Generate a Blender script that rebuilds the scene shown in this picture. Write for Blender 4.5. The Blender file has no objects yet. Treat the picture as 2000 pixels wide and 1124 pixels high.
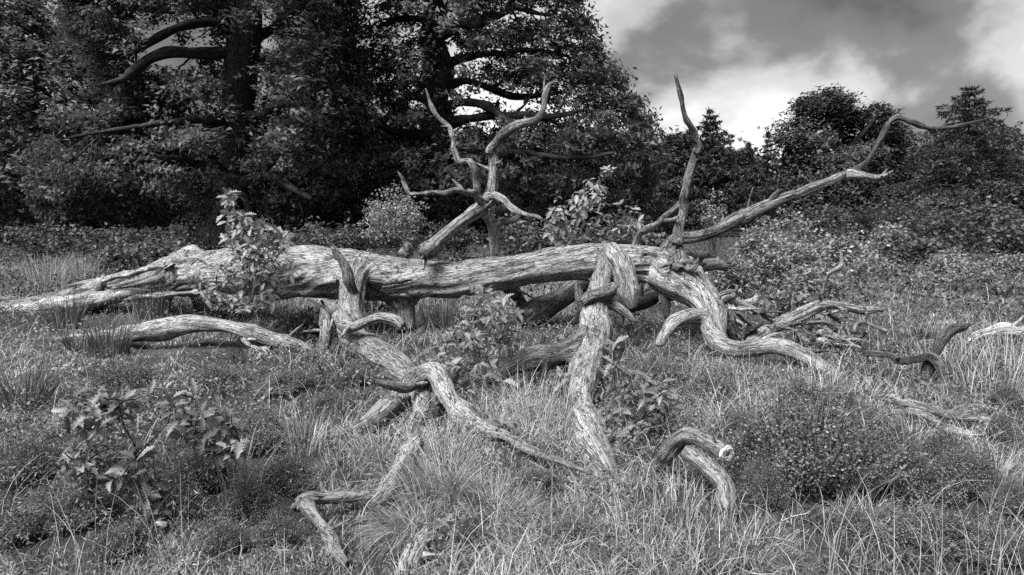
import bpy, math, random
import numpy as np
from mathutils import Vector, Matrix, kdtree

# ------------------------------------------------------------------ camera, sky, sun, exposure
S = bpy.context.scene
COL = S.collection
random.seed(7)
RNG = np.random.default_rng(11)
F, CX, CY = 1333.0, 1000.0, 562.0            # pixels of the 2000 px wide photograph
H = 1.25                                     # eye height, metres
PITCH = math.atan(147.0 / F)
cam_d = bpy.data.cameras.new('camera')
cam_d.sensor_width = 36.0
cam_d.lens = 36.0 * F / 2000.0
cam_d.clip_start = 0.05
cam_d.clip_end = 1500.0
cam = bpy.data.objects.new('camera', cam_d)
COL.objects.link(cam)
cam.location = (0, 0, H)
cam.rotation_euler = (math.pi / 2 - PITCH, 0, 0)
S.camera = cam
S.cycles.use_denoising = False
S.cycles.max_bounces = 6
S.cycles.diffuse_bounces = 3
S.cycles.glossy_bounces = 1
S.cycles.transmission_bounces = 3
S.view_settings.view_transform = 'Standard'
S.view_settings.look = 'None'
S.view_settings.gamma = 1.0
S.view_settings.use_curve_mapping = False
S.view_settings.exposure = 2.3

SUN_EL, SUN_AZ = math.radians(56), math.radians(222)     # azimuth from +Y, clockwise: behind the camera, to its left
sun_d = bpy.data.lights.new('sun', 'SUN')
sun_d.energy = 2.4
sun_d.angle = math.radians(35)
sun_d.color = (1, 1, 1)
sun = bpy.data.objects.new('sun', sun_d)
COL.objects.link(sun)
sdir = Vector((math.sin(SUN_AZ) * math.cos(SUN_EL), math.cos(SUN_AZ) * math.cos(SUN_EL), math.sin(SUN_EL)))
sun.rotation_euler = sdir.to_track_quat('Z', 'Y').to_euler()

world = bpy.data.worlds.new('World')
S.world = world
world.use_nodes = True


def N(nt, typ, **kw):
    n = nt.nodes.new(typ)
    for k, v in kw.items():
        if k.startswith('i_'):
            key = k[2:]
            n.inputs[int(key) if key.isdigit() else key.replace('_', ' ')].default_value = v
        else:
            setattr(n, k, v)
    return n


def ramp(nt, stops, interp='EASE'):
    r = nt.nodes.new('ShaderNodeValToRGB')
    r.color_ramp.interpolation = interp
    e = r.color_ramp.elements
    while len(e) < len(stops):
        e.new(0.5)
    for el, (p, v) in zip(e, stops):
        el.position = p
        el.color = (v, v, v, 1)
    return r


def build_world():
    nt = world.node_tree
    nt.nodes.clear()
    L = nt.links.new
    out = N(nt, 'ShaderNodeOutputWorld')
    bg = N(nt, 'ShaderNodeBackground', i_Strength=0.15)
    sky = N(nt, 'ShaderNodeTexSky', sky_type='NISHITA')
    sky.sun_disc = False
    sky.sun_elevation = SUN_EL
    sky.sun_rotation = SUN_AZ
    sky.dust_density = 3.0
    bw = N(nt, 'ShaderNodeRGBToBW')
    L(sky.outputs[0], bw.inputs[0])
    tc = N(nt, 'ShaderNodeTexCoord')
    sep = N(nt, 'ShaderNodeSeparateXYZ')
    L(tc.outputs['Generated'], sep.inputs[0])
    # soft broken cloud over the whole sky
    mp = N(nt, 'ShaderNodeMapping')
    mp.inputs['Location'].default_value = (9.4, 6.0, 2.9)
    mp.inputs['Rotation'].default_value = (0, 0.35, 0)
    mp.inputs['Scale'].default_value = (1.0, 1.0, 1.45)
    L(tc.outputs['Generated'], mp.inputs['Vector'])
    n1 = N(nt, 'ShaderNodeTexNoise', i_Scale=3.1, i_Detail=6.0, i_Roughness=0.5, i_Distortion=0.15)
    L(mp.outputs[0], n1.inputs['Vector'])
    r1 = ramp(nt, [(0.30, 0.04), (0.45, 0.12), (0.55, 0.31), (0.68, 0.50)])
    L(n1.outputs[0], r1.inputs[0])
    mul = N(nt, 'ShaderNodeMath', operation='MULTIPLY')
    L(bw.outputs[0], mul.inputs[0]); L(r1.outputs[0], mul.inputs[1])
    L(mul.outputs[0], bg.inputs[0])
    L(bg.outputs[0], out.inputs[0])


build_world()

# ------------------------------------------------------------------ pixel <-> place
SP, CP = math.sin(PITCH), math.cos(PITCH)


def at(px, py, Y):
    a, b = (px - CX) / F, -(py - CY) / F
    t = Y / (CP + b * SP)
    return np.array((a * t, Y, H + t * (-SP + b * CP)))


def ppm(px, py, Y):
    """metres per photograph pixel at depth Y"""
    b = -(py - CY) / F
    return Y / (CP + b * SP) / F


# ------------------------------------------------------------------ noise
def _hash(ix, iy, iz, seed):
    h = (ix.astype(np.int64) * 374761393 + iy.astype(np.int64) * 668265263 + iz.astype(np.int64) * 2147483647 + seed * 974711) & 0xFFFFFFFF
    h = ((h ^ (h >> 13)) * 1274126177) & 0xFFFFFFFF
    h = ((h ^ (h >> 16)) * 2246822519) & 0xFFFFFFFF
    return ((h ^ (h >> 15)) & 0xFFFFFF) / float(0xFFFFFF)


def noise(P, seed=0):
    P = np.asarray(P, float)
    f = np.floor(P)
    w = P - f
    w = w * w * (3 - 2 * w)
    i = f.astype(np.int64)
    r = 0
    for a in (0, 1):
        for b in (0, 1):
            for c in (0, 1):
                r = r + _hash(i[:, 0] + a, i[:, 1] + b, i[:, 2] + c, seed) * \
                    (w[:, 0] if a else 1 - w[:, 0]) * (w[:, 1] if b else 1 - w[:, 1]) * (w[:, 2] if c else 1 - w[:, 2])
    return r * 2 - 1


def fbm(P, seed=0, octs=4):
    P = np.asarray(P, float)
    r, a, s = 0, 1.0, 0
    for k in range(octs):
        r = r + a * noise(P * 2 ** k, seed + k)
        s += a
        a *= 0.5
    return r / s


def ground_z(x, y):
    x = np.asarray(x, float); y = np.asarray(y, float)
    P = np.stack([x, y, x * 0], -1).reshape(-1, 3)
    z = 0.05 * noise(P * 0.55, 3) + 0.045 * noise(P * 1.7, 5) + 0.032 * noise(P * 4.3, 6)
    z = z.reshape(x.shape)
    far = np.clip((y - 45) / 60, 0, 1)
    return z + 5.0 * far * far * (3 - 2 * far) + 0.02 * np.clip(y - 30, 0, 15) - 0.03


def gz(x, y):
    return float(ground_z(np.array([x]), np.array([y]))[0])


def on_ground(px, py):
    """the ground point seen at a photograph pixel"""
    Y = max(1.5, min(50.0, 1666.0 / max(py - 415.0, 8.0)))
    for _ in range(5):
        p = at(px, py, Y)
        z = gz(p[0], Y)
        drop = H - z
        b = -(py - CY) / F
        s = (SP - b * CP) / (CP + b * SP)
        Y = 0.5 * Y + 0.5 * min(60.0, drop / max(s, 0.005))
    p = at(px, py, Y)
    return np.array((p[0], Y, gz(p[0], Y)))


# ------------------------------------------------------------------ mesh helpers
def mesh_from(name, V, faces, mat, attrs=None, smooth=False):
    """faces: (n,3) or (n,4) int array or list of such arrays"""
    if not isinstance(faces, (list, tuple)):
        faces = [faces]
    faces = [np.asarray(f, np.int32) for f in faces if len(f)]
    me = bpy.data.meshes.new(name)
    V = np.asarray(V, np.float32)
    me.vertices.add(len(V))
    me.vertices.foreach_set('co', V.ravel())
    nl = sum(f.size for f in faces)
    npoly = sum(len(f) for f in faces)
    me.loops.add(nl)
    me.loops.foreach_set('vertex_index', np.concatenate([f.ravel() for f in faces]))
    tot = np.concatenate([np.full(len(f), f.shape[1], np.int32) for f in faces])
    st = np.concatenate([[0], np.cumsum(tot)[:-1]]).astype(np.int32)
    me.polygons.add(npoly)
    me.polygons.foreach_set('loop_start', st)
    try:
        me.polygons.foreach_set('loop_total', tot)
    except Exception:
        pass
    if smooth:
        me.polygons.foreach_set('use_smooth', np.ones(npoly, bool))
    for k, v in (attrs or {}).items():
        v = np.asarray(v, np.float32)
        typ = 'FLOAT_VECTOR' if v.ndim == 2 else 'FLOAT'
        a = me.attributes.new(k, typ, 'POINT')
        a.data.foreach_set('vector' if v.ndim == 2 else 'value', v.ravel())
    me.update(calc_edges=True)
    me.validate()
    if mat:
        me.materials.append(mat)
    return me


def link(name, data, parent=None):
    o = bpy.data.objects.new(name, data)
    COL.objects.link(o)
    if parent:
        o.parent = parent
    return o


def tag(o, label, cat, group=None, kind=None):
    o['label'] = label
    o['category'] = cat
    if group: o['group'] = group
    if kind: o['kind'] = kind
    return o


def thing(name, loc, label, cat, group=None):
    o = link(name, None)
    o.empty_display_size = 0.1
    o.location = [float(c) for c in loc]
    return tag(o, label, cat, group)


class Acc:
    """collects triangles and quads with a per-vertex tone"""
    def __init__(self):
        self.V, self.Q, self.T, self.tone, self.n = [], [], [], [], 0

    def add(self, V, Q=None, T=None, tone=None):
        V = np.asarray(V, float)
        if Q is not None and len(Q): self.Q.append(np.asarray(Q) + self.n)
        if T is not None and len(T): self.T.append(np.asarray(T) + self.n)
        self.V.append(V)
        self.tone.append(np.full(len(V), 0.5) if tone is None else tone)
        self.n += len(V)

    def mesh(self, name, mat, origin=(0, 0, 0), smooth=False):
        V = np.concatenate(self.V) - np.asarray(origin, float)
        f = []
        if self.Q: f.append(np.concatenate(self.Q))
        if self.T: f.append(np.concatenate(self.T))
        return mesh_from(name, V, f, mat, {'tone': np.concatenate(self.tone)}, smooth)


def catmull(P, step):
    """dense samples of a Catmull-Rom curve through rows of P (any width)"""
    P = np.asarray(P, float)
    if len(P) == 2:
        P = np.array([P[0], (P[0] + P[1]) / 2, P[1]])
    E = np.vstack([2 * P[0] - P[1], P, 2 * P[-1] - P[-2]])
    out = []
    for i in range(1, len(E) - 2):
        p0, p1, p2, p3 = E[i - 1], E[i], E[i + 1], E[i + 2]
        n = max(2, int(np.linalg.norm(p2[:3] - p1[:3]) / step))
        t = np.linspace(0, 1, n, endpoint=False)[:, None]
        out.append(0.5 * ((2 * p1) + (-p0 + p2) * t + (2 * p0 - 5 * p1 + 4 * p2 - p3) * t ** 2 + (-p0 + 3 * p1 - 3 * p2 + p3) * t ** 3))
    out.append(P[-1:])
    return np.vstack(out)


def frames(C):
    T = np.gradient(C, axis=0)
    T /= np.linalg.norm(T, axis=1)[:, None] + 1e-9
    u = np.cross(T[0], (0.31, 0.2, 0.93))
    u /= np.linalg.norm(u)
    U = np.zeros_like(C)
    for i in range(len(C)):
        u = u - T[i] * np.dot(u, T[i])
        u /= np.linalg.norm(u) + 1e-9
        U[i] = u
    return T, U, np.cross(T, U)


def px_path(pts):
    """[(px,py,Y,half width px)] -> rows x,y,z,r"""
    return np.array([[*at(a, b, Y), w * ppm(a, b, Y)] for a, b, Y, w in pts])


def tube_geo(rows, step, nseg, seed=0, rough=0.10, jag=(0.0, 0.5), hollow=0.25):
    """swept, lobed, knobbly tube. returns V, Q, T, grain"""
    D = catmull(rows, step)
    C, R = D[:, :3].copy(), np.maximum(D[:, 3], 0.0015)
    n = len(C)
    vv = np.concatenate([[0], np.cumsum(np.linalg.norm(np.diff(C, axis=0), axis=1))])
    if rough > 0.06:
        q = vv / max(R.mean(), 0.004)
        kr = np.random.default_rng(seed + 700)
        nk = max(2, int(q[-1] / 7))
        kq = np.sort(np.concatenate([[0, q[-1]], kr.uniform(0, q[-1], nk)]))
        for c_ in range(3):
            ko = kr.normal(size=len(kq)) * 0.30; ko[0] = ko[-1] = 0
            C[:, c_] += R * np.interp(q, kq, ko)
        for c_ in range(3):
            C[:, c_] += R * rough * 3.2 * fbm(np.stack([q * 0.16 + seed * 5.3, q * 0 + c_ * 9.1, q * 0], -1), seed + 31, 2)
        R = R * (1 + rough * 1.6 * noise(np.stack([q * 0.3 + seed, q * 0, q * 0], -1), seed + 33))
    T, U, W = frames(C)
    v = np.concatenate([[0], np.cumsum(np.linalg.norm(np.diff(C, axis=0), axis=1))])
    th = np.linspace(0, 2 * math.pi, nseg, endpoint=False)
    ct, st = np.cos(th), np.sin(th)
    VV = np.repeat(v, nseg)
    CT, ST = np.tile(ct, n), np.tile(st, n)
    RR = np.repeat(R, nseg)
    rm = max(R.mean(), 0.01)
    P = np.stack([CT * 1.3 + seed * 3.1, ST * 1.3, VV / rm * 0.22], -1)
    d = 1 + rough * 1.5 * fbm(P, seed, 3)
    P2 = np.stack([CT * 4.0 + seed * 1.7, ST * 4.0, VV / rm * 0.10], -1)
    d += rough * 0.9 * noise(P2, seed + 50)
    P3 = np.stack([CT * 2.2 + seed * 1.7, ST * 2.2, VV / rm * 0.05], -1)
    fis = np.abs(noise(P3, seed + 90))
    d -= rough * 1.6 * np.exp(-(fis / 0.05) ** 2)
    if rough > 0.06:
        kr = np.random.default_rng(seed + 900)
        vt = VV[-1]
        TH = np.tile(th, n)
        for _ in range(int(min(14, 1 + vt / (rm * 7)))):
            v0, t0, w0, h0 = kr.uniform(0, vt), kr.uniform(0, 6.283), kr.uniform(0.4, 0.9), kr.uniform(-0.18, 0.42)
            da = np.abs((TH - t0 + math.pi) % (2 * math.pi) - math.pi)
            q2 = (da / w0) ** 2 + ((VV - v0) / (rm * w0 * 1.3)) ** 2
            d += h0 * np.exp(-q2) - (0.35 * np.exp(-q2 * 9) if h0 > 0.15 else 0)
    off = np.zeros(n * nseg)
    # splintered ends
    jn = noise(np.stack([ct * 2.5 + seed, st * 2.5, ct * 0], -1), seed + 7) + 0.6 * noise(np.stack([ct * 7 + seed, st * 7, ct * 0], -1), seed + 8)
    if jag[0]: off[:nseg] = -jag[0] * R[0] * (jn + 0.3)
    if jag[1]: off[-nseg:] = jag[1] * R[-1] * (jn + 0.3)
    V = np.repeat(C, nseg, 0) + (np.repeat(U, nseg, 0) * CT[:, None] + np.repeat(W, nseg, 0) * ST[:, None]) * (RR * d)[:, None] + np.repeat(T, nseg, 0) * off[:, None]
    i, j = np.meshgrid(np.arange(n - 1), np.arange(nseg), indexing='ij')
    a = i * nseg + j
    b = i * nseg + (j + 1) % nseg
    Q = np.stack([a, b, b + nseg, a + nseg], -1).reshape(-1, 4)
    c0, c1 = len(V), len(V) + 1
    V = np.vstack([V, C[0] + T[0] * R[0] * 0.25, C[-1] - T[-1] * R[-1] * hollow])
    js = np.arange(nseg)
    T0 = np.stack([np.full(nseg, c0), (js + 1) % nseg, js], -1)
    e = (n - 1) * nseg
    T1 = np.stack([np.full(nseg, c1), e + js, e + (js + 1) % nseg], -1)
    G = np.stack([CT * rm, ST * rm, VV], -1)
    G = np.vstack([G, [[0, 0, 0], [0, 0, v[-1]]]])
    G[:, 0] += seed * 0.37
    return V, Q, np.vstack([T0, T1]), G


def wood_part(name, pts, parent, origin, mat, seed, rough=0.13, jag=(0.0, 0.8), nseg=None, label=None, hollow=0.25, snags=True):
    rows = px_path(pts) if len(pts[0]) == 4 and not isinstance(pts, np.ndarray) else pts
    rm = rows[:, 3].max()
    if nseg is None: nseg = 8 if rm < 0.02 else 18 if rm < 0.05 else 32
    V, Q, T, G = tube_geo(rows, max(0.008, rm * 0.28), nseg, seed, rough, jag, hollow)
    me = mesh_from(name, V - np.asarray(origin), [Q, T], mat, {'grain': G}, True)
    o = link(name, me, parent)
    if label: o['label'] = label
    if snags and rm > 0.018:
        kr = np.random.default_rng(seed + 300)
        D = catmull(rows, 0.02)
        T_, U, W = frames(D[:, :3])
        for q in range(kr.integers(1, 4) if len(D) > 12 else 1):
            i = int(len(D) * kr.uniform(0.25, 0.92)); i = min(i, len(D) - 1)
            a_ = kr.uniform(0, 6.283)
            dr = U[i] * math.cos(a_) + W[i] * math.sin(a_)
            dr = dr * 0.8 + T_[i] * kr.uniform(0.1, 0.9); dr[2] += 0.25; dr /= np.linalg.norm(dr)
            R_ = D[i, 3]; L_ = R_ * kr.uniform(1.4, 3.2); r_ = R_ * kr.uniform(0.18, 0.34)
            bend = kr.normal(size=3) * 0.2 * L_
            sr = np.array([[*(D[i, :3] + dr * R_ * 0.5), r_ * 1.5], [*(D[i, :3] + dr * (R_ + L_ * 0.4) + bend * 0.5), r_], [*(D[i, :3] + dr * (R_ + L_) + bend), r_ * 0.45]])
            V, Q, T, G = tube_geo(sr, max(0.004, r_ * 0.5), 8, seed + 40 + q, 0.14, (0, 1.2))
            link('snag', mesh_from('snag', V - np.asarray(origin), [Q, T], mat, {'grain': G}, True), o)
    return o


def loose_branch(name, pts, label, mat, seed, cat='dead branch', group=None, extra=(), rough=0.14, jag=(0.9, 0.9), snags=True):
    """a dead branch lying about: an Empty > main stem + side shoots"""
    rows = px_path(pts)
    k = int(np.argmin(rows[:, 2] - rows[:, 3]))
    org = rows[k, :3].copy(); org[2] -= rows[k, 3]
    if not extra:
        o = wood_part(name, rows, None, org, mat, seed, rough, jag, snags=snags)
        o.location = org
        return tag(o, label, cat, group)
    t = thing(name, org, label, cat, group)
    wood_part('stem', rows, t, org, mat, seed, rough, jag, snags=snags)
    for i, e in enumerate(extra):
        wood_part('side_branch', e, t, org, mat, seed + 13 + i, rough, (0.0, 0.8), snags=snags)
    return t


# ------------------------------------------------------------------ materials (the photograph is black and white: all greys)
def new_mat(name):
    m = bpy.data.materials.new(name)
    m.use_nodes = True
    nt = m.node_tree
    nt.nodes.clear()
    out = N(nt, 'ShaderNodeOutputMaterial')
    return m, nt, out


def wood_mat(name, lo, mid, hi, crack=0.018, scale=1.0, bump=1.0):
    m, nt, out = new_mat(name)
    L = nt.links.new
    at_ = N(nt, 'ShaderNodeAttribute', attribute_name='grain')
    geo = N(nt, 'ShaderNodeTexCoord')
    # wander of the grain
    wn = N(nt, 'ShaderNodeTexNoise', i_Scale=5.0, i_Detail=2.0)
    L(at_.outputs['Vector'], wn.inputs['Vector'])
    wv = N(nt, 'ShaderNodeVectorMath', operation='MULTIPLY_ADD')
    wv.inputs[1].default_value = (0.05, 0.05, 0.0)
    L(wn.outputs['Color'], wv.inputs[0]); L(at_.outputs['Vector'], wv.inputs[2])
    mp = N(nt, 'ShaderNodeMapping')
    mp.inputs['Scale'].default_value = (1, 1, 0.07)
    L(wv.outputs[0], mp.inputs['Vector'])
    fine = N(nt, 'ShaderNodeTexNoise', i_Scale=150.0 * scale, i_Detail=4.0, i_Roughness=0.65)
    mid_n = N(nt, 'ShaderNodeTexNoise', i_Scale=44.0 * scale, i_Detail=6.0, i_Roughness=0.66, i_Distortion=0.3)
    L(mp.outputs[0], fine.inputs['Vector']); L(mp.outputs[0], mid_n.inputs['Vector'])
    # long drying cracks
    mp2 = N(nt, 'ShaderNodeMapping')
    mp2.inputs['Scale'].default_value = (1, 1, 0.10)
    L(wv.outputs[0], mp2.inputs['Vector'])
    ck = N(nt, 'ShaderNodeTexNoise', i_Scale=30.0 * scale, i_Detail=3.0, i_Roughness=0.55, i_Distortion=0.6)
    L(mp2.outputs[0], ck.inputs['Vector'])
    ca = N(nt, 'ShaderNodeMath', operation='SUBTRACT', i_1=0.5)
    L(ck.outputs[0], ca.inputs[0])
    cb = N(nt, 'ShaderNodeMath', operation='ABSOLUTE')
    L(ca.outputs[0], cb.inputs[0])
    cr = ramp(nt, [(0.0, 0.0), (crack * 0.35, 0.12), (crack, 1.0)], 'LINEAR')
    L(cb.outputs[0], cr.inputs[0])
    # cracks come in stretches
    cm = N(nt, 'ShaderNodeTexNoise', i_Scale=6.0, i_Detail=2.0)
    L(geo.outputs['Object'], cm.inputs['Vector'])
    cmr = ramp(nt, [(0.40, 1.0), (0.50, 0.0)], 'LINEAR')
    L(cm.outputs[0], cmr.inputs[0])
    cmx0 = N(nt, 'ShaderNodeMath', operation='MAXIMUM')
    L(cr.outputs[0], cmx0.inputs[0]); L(cmr.outputs[0], cmx0.inputs[1])
    # hair cracks, closer set
    mp3 = N(nt, 'ShaderNodeMapping')
    mp3.inputs['Scale'].default_value = (1, 1, 0.16)
    L(wv.outputs[0], mp3.inputs['Vector'])
    hk = N(nt, 'ShaderNodeTexNoise', i_Scale=62.0 * scale, i_Detail=2.0, i_Roughness=0.5, i_Distortion=0.9)
    L(mp3.outputs[0], hk.inputs['Vector'])
    ha = N(nt, 'ShaderNodeMath', operation='SUBTRACT', i_1=0.5)
    L(hk.outputs[0], ha.inputs[0])
    hb = N(nt, 'ShaderNodeMath', operation='ABSOLUTE')
    L(ha.outputs[0], hb.inputs[0])
    hr = ramp(nt, [(0.0, 0.25), (0.022, 1.0)], 'LINEAR')
    L(hb.outputs[0], hr.inputs[0])
    cmx = N(nt, 'ShaderNodeMath', operation='MULTIPLY')
    L(cmx0.outputs[0], cmx.inputs[0]); L(hr.outputs[0], cmx.inputs[1])
    # patches: lichen, damp, bleached
    pt = N(nt, 'ShaderNodeTexNoise', i_Scale=3.2, i_Detail=6.0, i_Roughness=0.62)
    L(geo.outputs['Object'], pt.inputs['Vector'])
    sp = N(nt, 'ShaderNodeTexNoise', i_Scale=55.0, i_Detail=3.0, i_Roughness=0.7)
    L(geo.outputs['Object'], sp.inputs['Vector'])
    m1 = N(nt, 'ShaderNodeMath', operation='MULTIPLY_ADD', i_1=0.45)
    L(mid_n.outputs[0], m1.inputs[0])
    m0 = N(nt, 'ShaderNodeMath', operation='MULTIPLY', i_1=0.33)
    L(fine.outputs[0], m0.inputs[0]); L(m0.outputs[0], m1.inputs[2])
    m2 = N(nt, 'ShaderNodeMath', operation='MULTIPLY_ADD', i_1=0.30)
    L(pt.outputs[0], m2.inputs[0]); L(m1.outputs[0], m2.inputs[2])
    m3 = N(nt, 'ShaderNodeMath', operation='MULTIPLY_ADD', i_1=0.16)
    L(sp.outputs[0], m3.inputs[0]); L(m2.outputs[0], m3.inputs[2])
    cl = ramp(nt, [(0.52, lo), (0.62, mid), (0.72, hi)], 'LINEAR')
    L(m3.outputs[0], cl.inputs[0])
    oi = N(nt, 'ShaderNodeObjectInfo')
    ov = N(nt, 'ShaderNodeMapRange', i_3=0.85, i_4=1.12)
    L(oi.outputs['Random'], ov.inputs[0])
    mu0 = N(nt, 'ShaderNodeMix', data_type='RGBA', blend_type='MULTIPLY', i_0=1.0)
    L(cl.outputs[0], mu0.inputs[6]); L(ov.outputs[0], mu0.inputs[7])
    mu = N(nt, 'ShaderNodeMix', data_type='RGBA', blend_type='MULTIPLY', i_0=0.85)
    L(mu0.outputs[2], mu.inputs[6]); L(cmx.outputs[0], mu.inputs[7])
    vo = N(nt, 'ShaderNodeTexVoronoi', i_Scale=26.0)
    L(mp2.outputs[0], vo.inputs['Vector'])
    vr = ramp(nt, [(0.07, 0.1), (0.15, 1.0)], 'LINEAR')
    L(vo.outputs['Distance'], vr.inputs[0])
    mu2 = N(nt, 'ShaderNodeMix', data_type='RGBA', blend_type='MULTIPLY', i_0=0.85)
    L(mu.outputs[2], mu2.inputs[6]); L(vr.outputs[0], mu2.inputs[7])
    mu = mu2
    hgt = N(nt, 'ShaderNodeMath', operation='MULTIPLY_ADD', i_1=1.3)
    L(m1.outputs[0], hgt.inputs[0]); L(cmx.outputs[0], hgt.inputs[2])
    bp = N(nt, 'ShaderNodeBump', i_Strength=1.0, i_Distance=0.022 * bump)
    L(hgt.outputs[0], bp.inputs['Height'])
    bs = N(nt, 'ShaderNodeBsdfPrincipled', i_Roughness=0.85)
    bs.inputs['Specular IOR Level'].default_value = 0.25
    L(mu.outputs[2], bs.inputs['Base Color']); L(bp.outputs[0], bs.inputs['Normal'])
    L(bs.outputs[0], out.inputs[0])
    return m


def leaf_mat(name, lo, hi, trans=0.3, rough=0.55, veins=False):
    m, nt, out = new_mat(name)
    L = nt.links.new
    a = N(nt, 'ShaderNodeAttribute', attribute_name='tone')
    oi = N(nt, 'ShaderNodeObjectInfo')
    fac = a.outputs['Fac']
    if veins:
        mx = N(nt, 'ShaderNodeMath', operation='MULTIPLY_ADD', i_1=0.8, i_2=0.0)
        L(oi.outputs['Random'], mx.inputs[0])
        ad = N(nt, 'ShaderNodeMath', operation='MULTIPLY_ADD', i_1=0.35)
        L(a.outputs['Fac'], ad.inputs[0]); L(mx.outputs[0], ad.inputs[2])
        fac = ad.outputs[0]
    r = ramp(nt, [(0.0, lo), (1.0, hi)], 'LINEAR')
    L(fac, r.inputs[0])
    tcx = N(nt, 'ShaderNodeTexCoord')
    nz = N(nt, 'ShaderNodeTexNoise', i_Scale=40.0 if veins else 9.0, i_Detail=3.0)
    L(tcx.outputs['Object'], nz.inputs['Vector'])
    mr = N(nt, 'ShaderNodeMapRange', i_1=0.3, i_2=0.7, i_3=0.75, i_4=1.2)
    L(nz.outputs[0], mr.inputs[0])
    mu = N(nt, 'ShaderNodeMix', data_type='RGBA', blend_type='MULTIPLY', i_0=1.0)
    L(r.outputs[0], mu.inputs[6]); L(mr.outputs[0], mu.inputs[7])
    bs = N(nt, 'ShaderNodeBsdfPrincipled', i_Roughness=rough)
    bs.inputs['Specular IOR Level'].default_value = 0.3
    L(mu.outputs[2], bs.inputs['Base Color'])
    tr = N(nt, 'ShaderNodeBsdfTranslucent')
    L(mu.outputs[2], tr.inputs[0])
    ms = N(nt, 'ShaderNodeMixShader', i_0=trans)
    L(bs.outputs[0], ms.inputs[1]); L(tr.outputs[0], ms.inputs[2])
    L(ms.outputs[0], out.inputs[0])
    return m


def ground_mat():
    m, nt, out = new_mat('heath_soil')
    L = nt.links.new
    tc = N(nt, 'ShaderNodeTexCoord')
    a = N(nt, 'ShaderNodeTexNoise', i_Scale=1.3, i_Detail=8.0, i_Roughness=0.65)
    b = N(nt, 'ShaderNodeTexNoise', i_Scale=60.0, i_Detail=5.0, i_Roughness=0.7)
    L(tc.outputs['Object'], a.inputs['Vector']); L(tc.outputs['Object'], b.inputs['Vector'])
    ad = N(nt, 'ShaderNodeMath', operation='MULTIPLY_ADD', i_1=0.5)
    L(a.outputs[0], ad.inputs[0])
    ml = N(nt, 'ShaderNodeMath', operation='MULTIPLY', i_1=0.5)
    L(b.outputs[0], ml.inputs[0]); L(ml.outputs[0], ad.inputs[2])
    r = ramp(nt, [(0.3, 0.012), (0.5, 0.034), (0.72, 0.10)], 'LINEAR')
    L(ad.outputs[0], r.inputs[0])
    bp = N(nt, 'ShaderNodeBump', i_Strength=0.9, i_Distance=0.03)
    L(ad.outputs[0], bp.inputs['Height'])
    bs = N(nt, 'ShaderNodeBsdfPrincipled', i_Roughness=0.95)
    bs.inputs['Specular IOR Level'].default_value = 0.1
    L(r.outputs[0], bs.inputs['Base Color']); L(bp.outputs[0], bs.inputs['Normal'])
    L(bs.outputs[0], out.inputs[0])
    return m


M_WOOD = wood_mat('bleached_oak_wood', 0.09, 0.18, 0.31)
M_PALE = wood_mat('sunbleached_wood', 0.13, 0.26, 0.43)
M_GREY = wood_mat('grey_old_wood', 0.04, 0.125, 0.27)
M_SHADE = wood_mat('shade_darkened_wood', 0.03, 0.085, 0.19)  # shadow on the middle side limb, put into the wood colour
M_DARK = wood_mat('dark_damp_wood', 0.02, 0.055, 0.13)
M_DARK_BRANCH = wood_mat('barked_and_backlit_branch', 0.012, 0.04, 0.12, scale=0.8)
M_BARK = wood_mat('oak_bark', 0.012, 0.03, 0.07, scale=0.25, bump=3.0)
M_STEM = wood_mat('sapling_bark', 0.03, 0.07, 0.13)
M_CUT = wood_mat('sawn_end_grain', 0.12, 0.36, 0.60, scale=0.6)
M_OAKLEAF = leaf_mat('sapling_oak_leaf', 0.04, 0.19, 0.25, 0.45, True)
M_TREE = leaf_mat('oak_tree_leaf', 0.024, 0.105, 0.35)
M_TREE_D = leaf_mat('shaded_tree_leaf', 0.022, 0.12, 0.3)
M_TREE_R = leaf_mat('far_tree_leaf', 0.014, 0.065, 0.25)
M_NEEDLE = leaf_mat('conifer_needle', 0.010, 0.04, 0.15)
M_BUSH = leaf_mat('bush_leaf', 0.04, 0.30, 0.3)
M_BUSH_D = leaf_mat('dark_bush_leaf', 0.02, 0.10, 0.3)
M_BIRCH = leaf_mat('birch_leaf', 0.08, 0.30, 0.3)
M_GRASS = leaf_mat('dry_grass', 0.018, 0.41, 0.3, 0.6)
M_RUSH = leaf_mat('rush_blade', 0.035, 0.16, 0.2, 0.5)
M_STRAW = leaf_mat('straw_stalk', 0.13, 0.52, 0.2, 0.6)
M_HEATH = leaf_mat('heather_sprig', 0.012, 0.25, 0.15, 0.6)
M_HEATHF = leaf_mat('heather_cover', 0.015, 0.11, 0.15, 0.6)
M_GROUND = ground_mat()


# ------------------------------------------------------------------ ground
def build_ground():
    ys = np.concatenate([np.linspace(-12, 1, 14), np.linspace(1.2, 16, 150), np.geomspace(16.3, 900, 70)])
    u = np.linspace(-1, 1, 161)
    YY, UU = np.meshgrid(ys, u, indexing='ij')
    XX = UU * (np.abs(YY) * 1.15 + 14)
    ZZ = ground_z(XX, YY)
    n, k = YY.shape
    V = np.stack([XX, YY, ZZ], -1).reshape(-1, 3)
    i, j = np.meshgrid(np.arange(n - 1), np.arange(k - 1), indexing='ij')
    a = i * k + j
    Q = np.stack([a, a + 1, a + k + 1, a + k], -1).reshape(-1, 4)
    o = link('ground', mesh_from('ground', V, Q, M_GROUND, None, True))
    o['kind'] = 'structure'
    o['label'] = 'uneven heathland ground of peaty soil and moss under the grass'
    o['category'] = 'ground'


build_ground()


# ------------------------------------------------------------------ foliage generators
def rand_dirs(n, up=0.0, rng=RNG):
    d = rng.normal(size=(n, 3))
    d[:, 2] += up
    return d / (np.linalg.norm(d, axis=1)[:, None] + 1e-9)


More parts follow.
